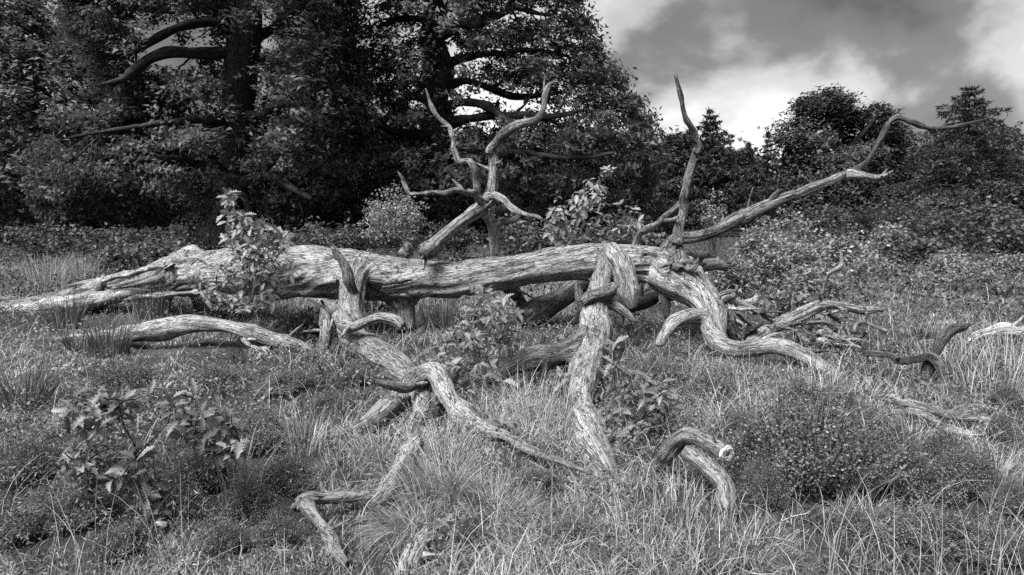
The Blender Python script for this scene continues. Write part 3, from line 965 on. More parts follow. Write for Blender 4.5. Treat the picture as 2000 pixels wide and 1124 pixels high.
# ------------------------------------------------------------------ the fallen oak: log and great limbs grown together
def organic(tubes, voxel, origin, parent, smooth_it=9):
    """tubes: [(part name, material, rows xyzr)] fused into one skin, then cut again into its parts"""
    VV, QQ, TT, n = [], [], [], 0
    ax = []
    for k, (nm, mt, rows) in enumerate(tubes):
        V, Q, T, G = tube_geo(rows, 0.03, 28, 100 + k, 0.07 if k == 0 else 0.13, (0.8 if k == 0 else 0.0, 0.35))
        VV.append(V); QQ.append(Q + n); TT.append(T + n); n += len(V)
        D = catmull(rows, 0.03)
        T_, U, W = frames(D[:, :3])
        v = np.concatenate([[0], np.cumsum(np.linalg.norm(np.diff(D[:, :3], axis=0), axis=1))])
        ax.append((D, U, W, v))
    me = mesh_from('tmp', np.vstack(VV), [np.vstack(QQ), np.vstack(TT)], None)
    ob = bpy.data.objects.new('tmp', me)
    COL.objects.link(ob)
    md = ob.modifiers.new('r', 'REMESH')
    md.mode = 'VOXEL'
    md.voxel_size = voxel
    md.use_smooth_shade = True
    sm = ob.modifiers.new('s', 'SMOOTH')
    sm.factor = 0.5
    sm.iterations = smooth_it
    dg = bpy.context.evaluated_depsgraph_get()
    ev = ob.evaluated_get(dg)
    m2 = ev.to_mesh()
    nv = len(m2.vertices)
    V = np.empty(nv * 3, np.float32); m2.vertices.foreach_get('co', V); V = V.reshape(-1, 3).astype(float)
    NR = np.empty(nv * 3, np.float32); m2.vertices.foreach_get('normal', NR); NR = NR.reshape(-1, 3).astype(float)
    lt = np.empty(len(m2.polygons), np.int32); m2.polygons.foreach_get('loop_total', lt)
    lv = np.empty(len(m2.loops), np.int32); m2.loops.foreach_get('vertex_index', lv)
    assert (lt == 4).all()
    FQ = lv.reshape(-1, 4)
    ev.to_mesh_clear()
    bpy.data.objects.remove(ob)
    bpy.data.meshes.remove(me)
    # nearest axis: gives grain direction, angle and the part each vertex belongs to
    best = np.full(nv, 1e9); tid = np.zeros(nv, int)
    G = np.zeros((nv, 3)); RL = np.zeros(nv); ANG = np.zeros((nv, 2))
    for k, (D, U, W, v) in enumerate(ax):
        kd = kdtree.KDTree(len(D))
        for i, p in enumerate(D): kd.insert(p[:3], i)
        kd.balance()
        idx = np.empty(nv, int)
        lo, hi = D[:, :3].min(0) - 0.5, D[:, :3].max(0) + 0.5
        near = np.where(np.all((V > lo) & (V < hi), 1))[0]
        ii = np.array([kd.find(V[j])[1] for j in near], int)
        d = V[near] - D[ii, :3]
        dist = np.linalg.norm(d, axis=1)
        met = np.abs(dist - D[ii, 3]) / np.maximum(D[ii, 3], 0.08) + (0.05 if k else 0)
        win = met < best[near]
        w = near[win]; iw = ii[win]; dw = d[win]
        best[w] = met[win]; tid[w] = k
        a = np.arctan2(np.sum(dw * W[iw], 1), np.sum(dw * U[iw], 1)) + v[iw] * 0.5
        rm = D[:, 3].mean()
        ANG[w, 0], ANG[w, 1] = np.cos(a), np.sin(a)
        G[w, 0], G[w, 1], G[w, 2] = np.cos(a) * rm + k * 0.83, np.sin(a) * rm, v[iw]
        RL[w] = D[iw, 3]
    # weathered relief: lobes, fibres, fissures
    P1 = V * 2.6
    d = 0.13 * RL * fbm(P1, 61, 4)
    P2 = np.stack([ANG[:, 0] * 5 + tid, ANG[:, 1] * 5, G[:, 2] * 1.1], -1) + 0.5 * np.stack([noise(V * 4, 1), noise(V * 4, 2), V[:, 0] * 0], -1)
    d += 0.075 * RL * noise(P2, 62) + 0.045 * RL * noise(P2 * 2.3, 65)
    P3 = np.stack([ANG[:, 0] * 3 + tid, ANG[:, 1] * 3, G[:, 2] * 0.55], -1) + 0.35 * np.stack([noise(V * 5, 3), noise(V * 5, 4), V[:, 0] * 0], -1)
    fis = np.abs(noise(P3, 63))
    d -= 0.13 * RL * np.exp(-(fis / 0.04) ** 2) * (noise(V * 1.7, 64) > 0.0)
    kr = np.random.default_rng(8)
    pick = kr.integers(0, nv, 90)
    kd = kdtree.KDTree(nv)
    for i in range(nv): kd.insert(V[i], i)
    kd.balance()
    for i in pick:
        R_ = RL[i]
        if R_ <= 0: continue
        w0 = R_ * kr.uniform(0.22, 0.55); h0 = R_ * kr.uniform(-0.16, 0.20)
        hit = kd.find_range(V[i], w0 * 2.2)
        js = np.array([h[1] for h in hit]); ds = np.array([h[2] for h in hit])
        d[js] += h0 * np.exp(-(ds / w0) ** 2) - (0.10 * R_ * np.exp(-(ds / w0) ** 2 * 8) if h0 > 0.05 * R_ else 0)
    V = V + NR * d[:, None]
    # vertex normals of the whole skin, so that the cuts between parts do not show
    a, b, c, e = (V[FQ[:, i]] for i in range(4))
    fn = np.cross(c - a, e - b)
    NV = np.zeros_like(V)
    for i in range(4): np.add.at(NV, FQ[:, i], fn)
    NV /= np.linalg.norm(NV, axis=1)[:, None] + 1e-12
    first = {}
    same = np.array([first.setdefault(nm, k) if nm == 'trunk' else k for k, (nm, mt, rows) in enumerate(tubes)])
    fid = same[tid[FQ[:, 0]]]
    for k, (nm, mt, rows) in enumerate(tubes):
        fq = FQ[fid == k]
        if not len(fq): continue
        used, inv = np.unique(fq, return_inverse=True)
        me = mesh_from(nm, V[used] - origin, inv.reshape(-1, 4), mt, {'grain': G[used]}, True)
        if len(me.vertices) == len(used):
            me.normals_split_custom_set_from_vertices([tuple(x) for x in NV[used]])
        link(nm, me, parent)


def R4(pts): return px_path(pts)


log = R4([(5, 594, 9.3, 6), (70, 589, 9.25, 9), (120, 582, 9.15, 13), (160, 573, 9.05, 18), (200, 565, 8.95, 23), (240, 560, 8.8, 27), (290, 555, 8.6, 31), (350, 547, 8.3, 38), (367, 541, 8.2, 43), (400, 541, 8.1, 40), (470, 533, 7.9, 43), (560, 524, 7.7, 46), (640, 523, 7.6, 47), (700, 521, 7.55, 45),
          (760, 523, 7.5, 42), (850, 527, 7.45, 38), (900, 530, 7.4, 36), (1000, 526, 7.35, 31), (1060, 519, 7.3, 30), (1150, 513, 7.25, 33), (1250, 517, 7.2, 36), (1300, 521, 7.15, 35), (1345, 530, 7.1, 26)])
OAK_O = np.array((at(700, 600, 7.5)[0], 7.5, 0.0))
oak = thing('fallen_oak', OAK_O, 'huge bleached dead oak lying propped on its own bent limbs', 'fallen tree')
fused = [
    ('trunk', M_WOOD, log),
    ('trunk', M_WOOD, R4([(352, 530, 8.1, 22), (370, 508, 8.1, 15), (376, 502, 8.05, 9)])),
    ('trunk', M_WOOD, R4([(560, 500, 7.65, 22), (566, 470, 7.65, 12), (572, 458, 7.6, 7)])),
    ('support_leg', M_WOOD, R4([(770, 535, 7.5, 34), (782, 556, 7.48, 32), (789, 578, 7.45, 23), (791, 605, 7.42, 19), (792, 645, 7.4, 18)])),
    ('trunk', M_WOOD, R4([(715, 536, 7.52, 30), (752, 556, 7.48, 24), (780, 588, 7.45, 16)])),
    ('trunk', M_WOOD, R4([(850, 536, 7.45, 26), (822, 554, 7.46, 20), (800, 588, 7.44, 14)])),
    ('limb', M_WOOD, R4([(716, 526, 7.6, 34), (709, 536, 7.3, 32), (695, 551, 7.02, 28), (685, 578, 6.78, 26), (677, 606, 6.55, 26), (675, 630, 6.35, 27), (684, 652, 6.1, 30), (712, 674, 5.75, 32), (748, 698, 5.35, 31), (790, 728, 4.95, 27), (815, 748, 4.7, 18)])),
    ('limb', M_WOOD, R4([(1198, 520, 7.1, 26), (1186, 500, 6.8, 18), (1177, 530, 6.55, 19), (1171, 570, 6.25, 25), (1168, 613, 5.9, 32), (1164, 655, 5.5, 33), (1158, 700, 5.05, 31), (1141, 755, 4.5, 28), (1130, 810, 4.05, 26), (1140, 861, 3.7, 27), (1166, 903, 3.4, 28), (1198, 948, 3.15, 25)])),
    ('limb', M_WOOD, R4([(1290, 522, 7.1, 34), (1325, 545, 6.95, 34), (1365, 575, 6.7, 31), (1393, 615, 6.45, 28), (1399, 652, 6.2, 23), (1424, 677, 5.95, 18), (1470, 684, 5.8, 17), (1520, 678, 5.7, 18), (1562, 690, 5.55, 19), (1600, 712, 5.4, 17), (1645, 738, 5.2, 10)])),
    ('side_limb', M_SHADE, R4([(1150, 672, 5.3, 28), (1122, 690, 5.15, 29), (1081, 699, 5.05, 26), (1030, 703, 4.95, 21), (980, 726, 4.85, 15), (925, 752, 4.75, 9)])),
    ('side_limb', M_WOOD, R4([(1183, 503, 6.75, 17), (1196, 494, 6.62, 18), (1208, 516, 6.5, 20), (1219, 552, 6.42, 20), (1228, 585, 6.38, 17), (1237, 606, 6.35, 10)])),
    ('side_limb', M_WOOD, R4([(1392, 622, 6.4, 16), (1356, 617, 6.3, 14), (1322, 630, 6.2, 13), (1298, 650, 6.15, 12), (1288, 676, 6.1, 11)])),
    ('side_limb', M_GREY, R4([(1400, 600, 6.45, 18), (1422, 628, 6.5, 13), (1442, 668, 6.5, 11)])),
    ('arched_limb', M_WOOD, R4([(800, 738, 4.8, 20), (825, 735, 4.5, 18), (848, 731, 4.35, 18), (869, 745, 4.25, 20), (884, 776, 4.1, 21), (902, 806, 3.95, 22), (928, 833, 3.8, 20), (960, 848, 3.6, 15), (984, 852, 3.5, 13), (1026, 876, 3.33, 12), (1090, 899, 3.2, 11), (1158, 926, 3.1, 8)])),
    ('limb_root', M_WOOD, R4([(800, 748, 4.6, 20), (778, 776, 4.35, 21), (738, 815, 4.0, 18), (700, 836, 3.82, 13), (662, 850, 3.7, 8)])),
    ('limb_root', M_WOOD, R4([(818, 748, 4.5, 20), (824, 785, 4.25, 21), (812, 825, 4.05, 19), (798, 862, 3.85, 17), (788, 895, 3.7, 13)])),
    ('trunk', M_WOOD, R4([(1310, 505, 7.05, 22), (1335, 520, 6.85, 17), (1343, 528, 6.75, 14)])),
]
organic(fused, 0.014, OAK_O, oak)

B = lambda nm, pts, mt, sd, **k: wood_part(nm, pts, oak, OAK_O, mt, sd, **k)
# upright forked branch in the middle
B('branch', [(828, 496, 7.15, 13), (842, 486, 7.2, 15), (856, 471, 7.25, 13), (891, 442, 7.35, 12), (927, 413, 7.4, 13), (950, 388, 7.42, 14), (957, 370, 7.42, 11), (961, 347, 7.42, 9), (959, 315, 7.42, 9), (955, 294, 7.4, 8)], M_WOOD, 201)
B('branch', [(954, 300, 7.4, 8), (957, 290, 7.4, 9), (985, 262, 7.4, 9), (1016, 243, 7.35, 8.5), (1045, 236, 7.3, 8), (1062, 219, 7.3, 7), (1067, 191, 7.3, 6), (1076, 168, 7.3, 5), (1087, 160, 7.3, 2.5)], M_GREY, 202)
B('twig', [(1064, 190, 7.3, 3), (1064, 170, 7.3, 2.2), (1063, 151, 7.3, 1)], M_GREY, 203)
B('twig', [(1028, 240, 7.35, 2.4), (1025, 228, 7.35, 1)], M_GREY, 204)
B('twig', [(966, 322, 7.4, 4), (974, 318, 7.35, 3.5), (979, 319, 7.33, 2.5)], M_GREY, 205)
B('twig', [(968, 300, 7.42, 2.5), (969, 285, 7.42, 2), (967, 276, 7.42, 1)], M_GREY, 206)
B('branch', [(946, 392, 7.42, 9), (938, 383, 7.4, 7), (929, 352, 7.35, 6.5), (923, 326, 7.3, 6), (913, 315, 7.3, 5.5), (897, 314, 7.3, 5), (888, 292, 7.3, 4.5), (885, 268, 7.3, 4.5), (878, 250, 7.3, 4.2), (856, 229, 7.3, 4), (845, 209, 7.3, 3.5), (838, 191, 7.3, 2.5), (831, 173, 7.3, 1)], M_WOOD, 207)
B('branch', [(944, 396, 7.4, 8), (934, 389, 7.3, 6.5), (922, 377, 7.2, 6), (912, 376, 7.15, 5.5), (904, 374, 7.1, 5), (895, 362, 7.1, 3), (883, 350, 7.1, 1)], M_WOOD, 208)
B('branch', [(914, 380, 7.2, 5), (900, 374, 7.0, 5), (886, 374, 6.95, 5), (868, 376, 6.9, 4.8), (842, 374, 6.9, 4.2), (815, 378, 6.9, 4.2), (799, 379, 6.9, 4.2), (791, 365, 6.9, 4.2), (785, 350, 6.9, 3), (776, 334, 6.9, .8)], M_GREY, 209)
B('branch', [(950, 392, 7.4, 10), (966, 384, 7.35, 7.5), (984, 389, 7.25, 6.5), (1003, 408, 7.15, 6), (1027, 419, 7.05, 5.5), (1047, 423, 7.0, 5), (1059, 428, 6.95, 2.5)], M_WOOD, 210)
B('branch', [(952, 410, 7.45, 9), (970, 406, 7.55, 7), (985, 402, 7.6, 7), (1000, 409, 7.65, 7), (1009, 420, 7.65, 7.5), (998, 431, 7.65, 7.5), (980, 433, 7.65, 8), (972, 443, 7.65, 8), (965, 457, 7.65, 8)], M_WOOD, 211)
B('branch', [(965, 520, 7.7, 9), (964, 495, 7.7, 9), (963, 462, 7.65, 9), (958, 440, 7.55, 8), (952, 422, 7.48, 11), (951, 398, 7.45, 13)], M_PALE, 212)
B('knot', [(840, 488, 7.2, 14), (833, 494, 7.08, 12), (829, 497, 7.0, 9)], M_GREY, 213)
B('knot', [(838, 490, 7.15, 6), (822, 489, 7.05, 4), (816, 484, 7.02, 2)], M_DARK, 214)
B('trunk_bump', [(790, 500, 7.45, 12), (793, 482, 7.42, 9), (793, 475, 7.4, 4)], M_WOOD, 215)
# stub on the near limb
B('stub', [(690, 572, 6.72, 12), (684, 550, 6.64, 13), (675, 526, 6.6, 11), (665, 507, 6.58, 9), (656, 495, 6.56, 7), (651, 484, 6.54, 5)], M_GREY, 216, jag=(0, 1.2), rough=0.16)
# twisted branch crossing the near limb
B('twisted_branch', [(601, 583, 5.75, 3), (622, 590, 5.78, 7), (642, 596, 5.8, 9), (655, 611, 5.8, 12), (670, 627, 5.72, 13), (694, 634, 5.62, 12), (722, 623, 5.55, 12), (749, 617, 5.5, 12), (768, 622, 5.48, 13), (782, 632, 5.45, 12), (787, 640, 5.43, 9)], M_WOOD, 217, jag=(0, 1.0), hollow=1.2)
B('side_branch', [(640, 600, 5.85, 5), (630, 590, 5.75, 3), (627, 586, 5.7, 1)], M_DARK, 218)
B('side_branch', [(645, 596, 6.2, 12), (640, 620, 6.15, 12), (636, 650, 6.1, 11), (632, 690, 6.05, 9)], M_GREY, 220)
# hook pointing back from the arch
B('hook', [(850, 735, 4.36, 14), (826, 738, 4.3, 13), (805, 751, 4.22, 11), (787, 761, 4.15, 9), (764, 756, 4.1, 8), (748, 751, 4.08, 6), (734, 746, 4.06, 2)], M_WOOD, 221)
B('side_branch', [(850, 770, 4.2, 9), (846, 810, 4.0, 9), (836, 860, 3.85, 8)], M_DARK, 222)
# stubs round the middle limb
B('stub', [(1146, 612, 5.95, 10), (1137, 590, 5.95, 9), (1133, 570, 5.95, 6), (1130, 551, 5.95, 3)], M_GREY, 223)
B('side_branch', [(1165, 590, 6.1, 14), (1195, 592, 6.05, 12), (1220, 607, 6.0, 9), (1240, 622, 5.95, 5), (1252, 629, 5.95, 1.5)], M_GREY, 224)
B('side_branch', [(1195, 565, 6.3, 12), (1180, 578, 6.25, 15), (1160, 580, 6.2, 16), (1150, 590, 6.1, 14)], M_DARK, 225)
B('knuckle', [(1196, 560, 6.15, 10), (1186, 572, 6.0, 12), (1170, 580, 5.92, 12), (1152, 582, 5.88, 10), (1140, 592, 5.86, 7)], M_GREY, 235)
# broken stump, prongs and hanging root at the far end of the trunk
B('broken_shell', [(1316, 506, 6.95, 17), (1330, 517, 6.75, 15), (1339, 523, 6.66, 14)], M_GREY, 226, jag=(0, 0.9), hollow=1.6)
B('prong', [(1338, 530, 6.62, 7), (1352, 523, 6.55, 6), (1360, 513, 6.55, 4), (1364, 504, 6.55, 1)], M_GREY, 227)
B('prong', [(1312, 500, 7.15, 10), (1340, 502, 7.2, 6), (1372, 501, 7.25, 5), (1398, 502, 7.3, 2)], M_GREY, 228)
B('prong', [(1318, 490, 7.1, 6), (1330, 500, 7.1, 5), (1346, 514, 7.05, 3)], M_WOOD, 229)
B('prong', [(1318, 525, 7.25, 24), (1352, 525, 7.35, 16), (1385, 522, 7.45, 12), (1418, 522, 7.5, 8)], M_WOOD, 230, jag=(0, 1.2))
B('hanging_root', [(1290, 545, 7.0, 18), (1296, 570, 6.95, 13), (1302, 598, 6.92, 9), (1302, 622, 6.9, 3)], M_DARK, 231, jag=(0, 1.5))
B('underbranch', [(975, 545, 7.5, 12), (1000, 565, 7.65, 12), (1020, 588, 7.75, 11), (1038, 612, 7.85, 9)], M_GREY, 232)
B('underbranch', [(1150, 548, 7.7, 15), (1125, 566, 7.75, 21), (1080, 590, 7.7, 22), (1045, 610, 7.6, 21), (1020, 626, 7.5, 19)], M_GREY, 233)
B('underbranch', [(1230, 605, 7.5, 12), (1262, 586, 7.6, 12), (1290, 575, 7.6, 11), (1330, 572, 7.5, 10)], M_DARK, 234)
# the upright spire and the long rising branch
B('branch', [(1300, 505, 7.15, 20), (1313, 482, 7.1, 17), (1330, 468, 7.08, 15), (1356, 465, 7.05, 12), (1390, 458, 7.0, 12), (1430, 440, 6.95, 12), (1480, 412, 6.9, 11), (1530, 388, 6.85, 11), (1580, 366, 6.8, 10), (1630, 351, 6.75, 9), (1662, 337, 6.7, 8)], M_GREY, 240)
B('branch', [(1650, 343, 6.72, 8), (1668, 332, 6.7, 8), (1700, 306, 6.7, 7), (1720, 270, 6.7, 6), (1731, 247, 6.7, 6)], M_DARK_BRANCH, 248)
B('branch', [(1731, 250, 6.7, 6), (1740, 235, 6.7, 6), (1755, 230, 6.68, 5), (1782, 241, 6.65, 5), (1812, 251, 6.6, 4.5), (1850, 251, 6.55, 4), (1890, 243, 6.5, 3.5), (1918, 236, 6.5, 2.5), (1930, 231, 6.5, 1)], M_DARK_BRANCH, 241)
B('side_branch', [(1655, 342, 6.72, 8), (1680, 343, 6.65, 7), (1710, 345, 6.6, 6), (1730, 343, 6.55, 4), (1744, 334, 6.5, 1.2)], M_WOOD, 242)
B('side_branch', [(1478, 418, 6.9, 7), (1500, 402, 6.85, 6.5), (1513, 386, 6.82, 6), (1522, 371, 6.8, 3)], M_DARK, 243)
B('branch', [(1318, 482, 7.1, 12), (1326, 455, 7.1, 9), (1333, 420, 7.1, 8.5), (1335, 385, 7.1, 8), (1341, 350, 7.08, 7), (1352, 315, 7.05, 6.5), (1360, 292, 7.0, 6)], M_GREY, 244)
B('branch', [(1359, 300, 7.0, 6.2), (1363, 288, 7.0, 6), (1358, 262, 6.98, 5.5), (1347, 244, 6.95, 5.5), (1337, 230, 6.95, 6), (1333, 200, 6.95, 5), (1327, 175, 6.95, 4.5), (1321, 153, 6.95, 3.5)], M_DARK_BRANCH, 245, jag=(0, 2.5))  # spire top: backlit darkness against the sky painted in by darker wood
B('side_branch', [(1334, 396, 7.1, 7), (1312, 414, 7.15, 6), (1288, 436, 7.2, 6), (1262, 452, 7.25, 6), (1249, 458, 7.3, 6), (1242, 478, 7.35, 7), (1238, 500, 7.4, 7)], M_GREY, 246)
B('twig', [(1296, 431, 7.2, 4), (1312, 430, 7.1, 4), (1326, 425, 7.0, 3)], M_GREY, 247)
# splintered butt end sliding down to the ground at the far left
def slab(pts, flat, seed, mat, name='splinter'):
    rows = px_path(pts)
    V, Q, T, G = tube_geo(rows, 0.03, 18, seed, 0.2, (1.5, 1.5))
    D = catmull(rows, 0.03)
    C = D[:, :3]
    idx = np.minimum(np.arange(len(V)) // 18, len(C) - 1)
    V[:, 2] = C[idx, 2] + (V[:, 2] - C[idx, 2]) * flat
    V[:, 1] = C[idx, 1] + (V[:, 1] - C[idx, 1]) * 1.6
    link(name, mesh_from(name, V - OAK_O, [Q, T], mat, {'grain': G}, True), oak)


slab([(270, 582, 8.5, 14), (200, 588, 8.55, 19), (150, 594, 8.6, 19), (95, 599, 8.65, 17), (40, 603, 8.7, 15), (-20, 606, 8.75, 12)], 0.95, 301, M_PALE)
slab([(230, 570, 8.8, 16), (170, 584, 8.85, 13), (110, 590, 8.9, 11), (60, 592, 8.95, 9), (10, 596, 9.0, 6)], 0.9, 309, M_GREY)
slab([(200, 566, 9.1, 12), (150, 578, 9.3, 9), (100, 583, 9.5, 7), (50, 583, 9.6, 7), (0, 583, 9.7, 7), (-30, 584, 9.7, 5)], 0.6, 302, M_GREY)
slab([(235, 545, 9.0, 12), (190, 551, 9.1, 11), (150, 557, 9.15, 8)], 0.7, 303, M_WOOD)
slab([(90, 612, 8.6, 9), (60, 616, 8.6, 8), (10, 612, 8.7, 9), (-30, 612, 8.7, 6)], 0.5, 304, M_PALE)
slab([(196, 590, 8.8, 8), (192, 572, 8.75, 9), (196, 548, 8.75, 8)], 1.0, 305, M_PALE)
slab([(195, 575, 9.15, 16), (160, 580, 9.25, 12), (130, 586, 9.3, 8)], 0.9, 306, M_DARK, 'rotten_core')
slab([(330, 520, 8.0, 5), (260, 534, 8.2, 6), (205, 548, 8.4, 5)], 0.8, 307, M_PALE)
slab([(420, 572, 7.8, 6), (330, 577, 8.1, 7), (240, 584, 8.4, 6)], 0.8, 308, M_WOOD)

# ------------------------------------------------------------------ loose dead wood about the fallen oak
loose_branch('dead_log', [(100, 668, 6.75, 6), (142, 659, 6.7, 9), (200, 655, 6.6, 13), (260, 643, 6.5, 18), (320, 632, 6.4, 20), (384, 625, 6.3, 18), (430, 632, 6.25, 16), (480, 645, 6.2, 15), (534, 660, 6.2, 14), (575, 674, 6.15, 12), (612, 690, 6.1, 8)],
             'long arched grey log lying on the grass below the fallen trunk', M_WOOD, 401)
loose_branch('dead_branch', [(476, 664, 6.1, 3.5), (484, 674, 6.05, 4.5), (500, 680, 6.0, 4), (515, 682, 5.9, 5), (530, 696, 5.8, 4.5), (546, 717, 5.6, 2.5)],
             'small crooked white branch in front of the arched log', M_PALE, 402, extra=[[(478, 668, 6.08, 3), (490, 662, 6.05, 3), (500, 664, 6.0, 1.5)]])
loose_branch('dead_branch', [(88, 733, 5.25, 4), (110, 725, 5.25, 7), (128, 716, 5.3, 7), (140, 710, 5.35, 4)], 'short pale chunk of wood near the dark rush clump', M_PALE, 403)
loose_branch('dead_branch', [(483, 797, 4.4, 4), (508, 785, 4.45, 5), (525, 770, 4.5, 5), (533, 758, 4.5, 3)], 'short pale stick rising behind the lobed oak sapling', M_PALE, 404)
loose_branch('dead_branch', [(730, 988, 2.7, 13), (750, 962, 2.78, 18), (772, 928, 2.88, 20), (795, 890, 3.02, 19), (806, 874, 3.1, 17), (811, 867, 3.13, 15)],
             'thick cracked branch rising in the foreground with crooked grey arms', M_WOOD, 405,
             extra=[[(745, 968, 2.78, 10), (710, 969, 2.76, 11), (669, 968, 2.75, 12), (620, 973, 2.72, 12), (590, 980, 2.7, 13), (576, 994, 2.66, 9)],
                    [(594, 982, 2.7, 12), (609, 1000, 2.62, 13), (627, 1030, 2.52, 13), (648, 1063, 2.44, 13), (664, 1085, 2.4, 12), (678, 1102, 2.36, 8)]])
loose_branch('dead_stump', [(838, 1036, 2.46, 11), (828, 1050, 2.44, 14), (812, 1076, 2.38, 19), (796, 1112, 2.3, 22), (786, 1150, 2.24, 22)], 'fat broken stub poking up at the bottom edge below the tussock', M_WOOD, 406, 'stump')
loose_branch('dead_branch', [(982, 1078, 2.5, 3), (1000, 1092, 2.46, 5), (1025, 1112, 2.42, 5)], 'thin bent twig at the bottom edge beside the tussock', M_GREY, 407)
loose_branch('dead_branch', [(1255, 926, 3.24, 9), (1278, 912, 3.2, 12), (1298, 897, 3.15, 14), (1328, 872, 3.05, 17), (1362, 866, 2.98, 17), (1395, 877, 2.9, 16), (1420, 887, 2.84, 17)],
             'curled thick branch with a pale sawn end in the grass', M_GREY, 408, jag=(0.8, 0.0), snags=False, rough=0.16,
             extra=[[(1345, 880, 3.0, 14), (1372, 896, 2.93, 16), (1398, 920, 2.86, 19), (1421, 953, 2.78, 19), (1424, 1000, 2.7, 17), (1414, 1030, 2.65, 15), (1398, 1050, 2.62, 8)]])
curl = COL.objects[-1]
# pale sawn face of the curled branch
def sawn_face():
    par = [o for o in COL.objects if o.get('label', '').startswith('curled thick branch')][0]
    c = at(1421, 887, 2.835); c2 = at(1395, 877, 2.9)
    ax = c - c2; ax /= np.linalg.norm(ax)
    ax = ax + np.array((0.1, -0.9, -0.1)); ax /= np.linalg.norm(ax)
    u = np.cross(ax, (0, 0, 1)); u /= np.linalg.norm(u); w = np.cross(ax, u)
    V, nr, ns = [], 7, 28
    for k in range(nr + 1):
        f = k / nr
        for j in range(ns):
            a = j / ns * 6.283
            rr = 0.034 * f * (1 + 0.10 * math.sin(3 * a + 1) + 0.06 * math.sin(7 * a))
            dep = -0.03 * max(0, 1 - 2.2 * f) + 0.003 * math.sin(k * 2.6 + math.sin(a * 3)) - (0.014 if k == nr else 0)
            V.append(c + (u * math.cos(a) + w * math.sin(a)) * rr + ax * (dep + 0.007 + 0.0012 * math.sin(5 * a + k)))
    Q = [[k * ns + j, k * ns + (j + 1) % ns, (k + 1) * ns + (j + 1) % ns, (k + 1) * ns + j] for k in range(nr) for j in range(ns)]
    V = np.array(V)
    G = np.stack([np.arange(len(V)) // ns * 0.02, np.zeros(len(V)), np.zeros(len(V))], -1)
    o = link('sawn_end', mesh_from('sawn_end', V - np.array(par.location), np.array(Q), M_CUT, {'grain': G}, True), par)
    o['label'] = 'pale sawn end with a dark hollow heart'


sawn_face()
loose_branch('dead_branch', [(1278, 982, 2.95, 3), (1320, 988, 2.93, 4), (1350, 989, 2.92, 3.5), (1380, 992, 2.9, 2)], 'thin pale stick lying in grass under the curled branch', M_PALE, 409)
loose_branch('dead_branch', [(1693, 1006, 2.85, 4), (1694, 984, 2.85, 4), (1706, 965, 2.85, 3.5), (1722, 948, 2.85, 2)], 'small bent stick standing among the heather bushes', M_GREY, 410)
loose_branch('dead_branch', [(1474, 752, 4.5, 3), (1485, 766, 4.45, 6), (1500, 790, 4.4, 5), (1512, 800, 4.35, 3)], 'stubby white stick sticking out above the big heather bush', M_PALE, 411)
loose_branch('dead_branch', [(1548, 768, 4.4, 5), (1558, 778, 4.4, 5), (1566, 786, 4.4, 3)], 'tiny white wood stub beside the stubby white stick', M_PALE, 412)
loose_branch('dead_branch', [(1455, 680, 6.35, 13), (1470, 660, 6.4, 15), (1498, 637, 6.45, 14), (1530, 622, 6.5, 13), (1556, 612, 6.5, 13), (1590, 597, 6.55, 11), (1620, 593, 6.55, 9), (1667, 600, 6.6, 9), (1700, 605, 6.6, 8), (1724, 606, 6.6, 4)],
             'curved grey branch arching over the stick heap', M_WOOD, 413)
loose_branch('dead_branch', [(1690, 690, 5.3, 5), (1712, 688, 5.25, 7), (1735, 690, 5.2, 8), (1758, 704, 5.1, 8), (1790, 701, 5.0, 8), (1815, 697, 4.95, 8), (1830, 708, 4.9, 8), (1838, 728, 4.85, 6), (1846, 748, 4.8, 5), (1856, 768, 4.75, 5), (1842, 776, 4.72, 4.5), (1829, 792, 4.7, 3)],
             'dark forked branch with an upright arm beside tall grass', M_DARK_BRANCH, 414, rough=0.15,
             extra=[[(1806, 745, 5.0, 11), (1812, 716, 5.0, 10), (1826, 686, 5.02, 10), (1838, 662, 5.05, 11), (1860, 648, 5.05, 9), (1882, 641, 5.05, 7), (1895, 634, 5.05, 4)]])
loose_branch('dead_branch', [(1688, 766, 4.3, 4), (1712, 772, 4.25, 7), (1740, 776, 4.2, 8), (1791, 796, 4.0, 9), (1845, 815, 3.88, 9), (1890, 822, 3.84, 9), (1938, 822, 3.8, 7)], 'longer of two grey branches lying side by side in grass', M_GREY, 415)
loose_branch('dead_branch', [(1745, 805, 4.0, 5), (1775, 804, 3.96, 7), (1810, 812, 3.9, 8), (1849, 831, 3.75, 8), (1885, 843, 3.66, 7), (1920, 848, 3.62, 3)], 'shorter pale-edged branch under the longer grey one', M_WOOD, 416)
loose_branch('dead_log', [(1790, 672, 6.7, 8), (1830, 670, 6.65, 9), (1875, 667, 6.6, 8)], 'pale log lying low in tall grass behind the dark forked branch', M_PALE, 417)
loose_branch('dead_log', [(1890, 675, 6.4, 9), (1910, 658, 6.4, 10), (1940, 646, 6.4, 11), (1970, 645, 6.35, 12), (2000, 655, 6.3, 13), (2030, 675, 6.2, 13)], 'pale arched log at the far edge in tall grass', M_PALE, 418)
loose_branch('dead_branch', [(1603, 588, 8.9, 3.5), (1610, 560, 8.85, 3.2), (1615, 540, 8.8, 3.2), (1630, 527, 8.75, 4), (1642, 517, 8.75, 4.2), (1644, 502, 8.75, 3), (1641, 488, 8.75, 1.5)], 'crooked white branch standing up among the bushes', M_PALE, 419)
loose_branch('dead_branch', [(1570, 606, 8.2, 7), (1585, 590, 8.2, 8), (1606, 576, 8.2, 7)], 'stubby dark wood piece at the back of the stick heap', M_DARK_BRANCH, 420)
loose_branch('dead_branch', [(1756, 566, 10.0, 4), (1762, 580, 10.0, 4), (1775, 588, 10.0, 4), (1785, 590, 10.0, 2)], 'small dark bent branch in the heather field', M_DARK_BRANCH, 421)
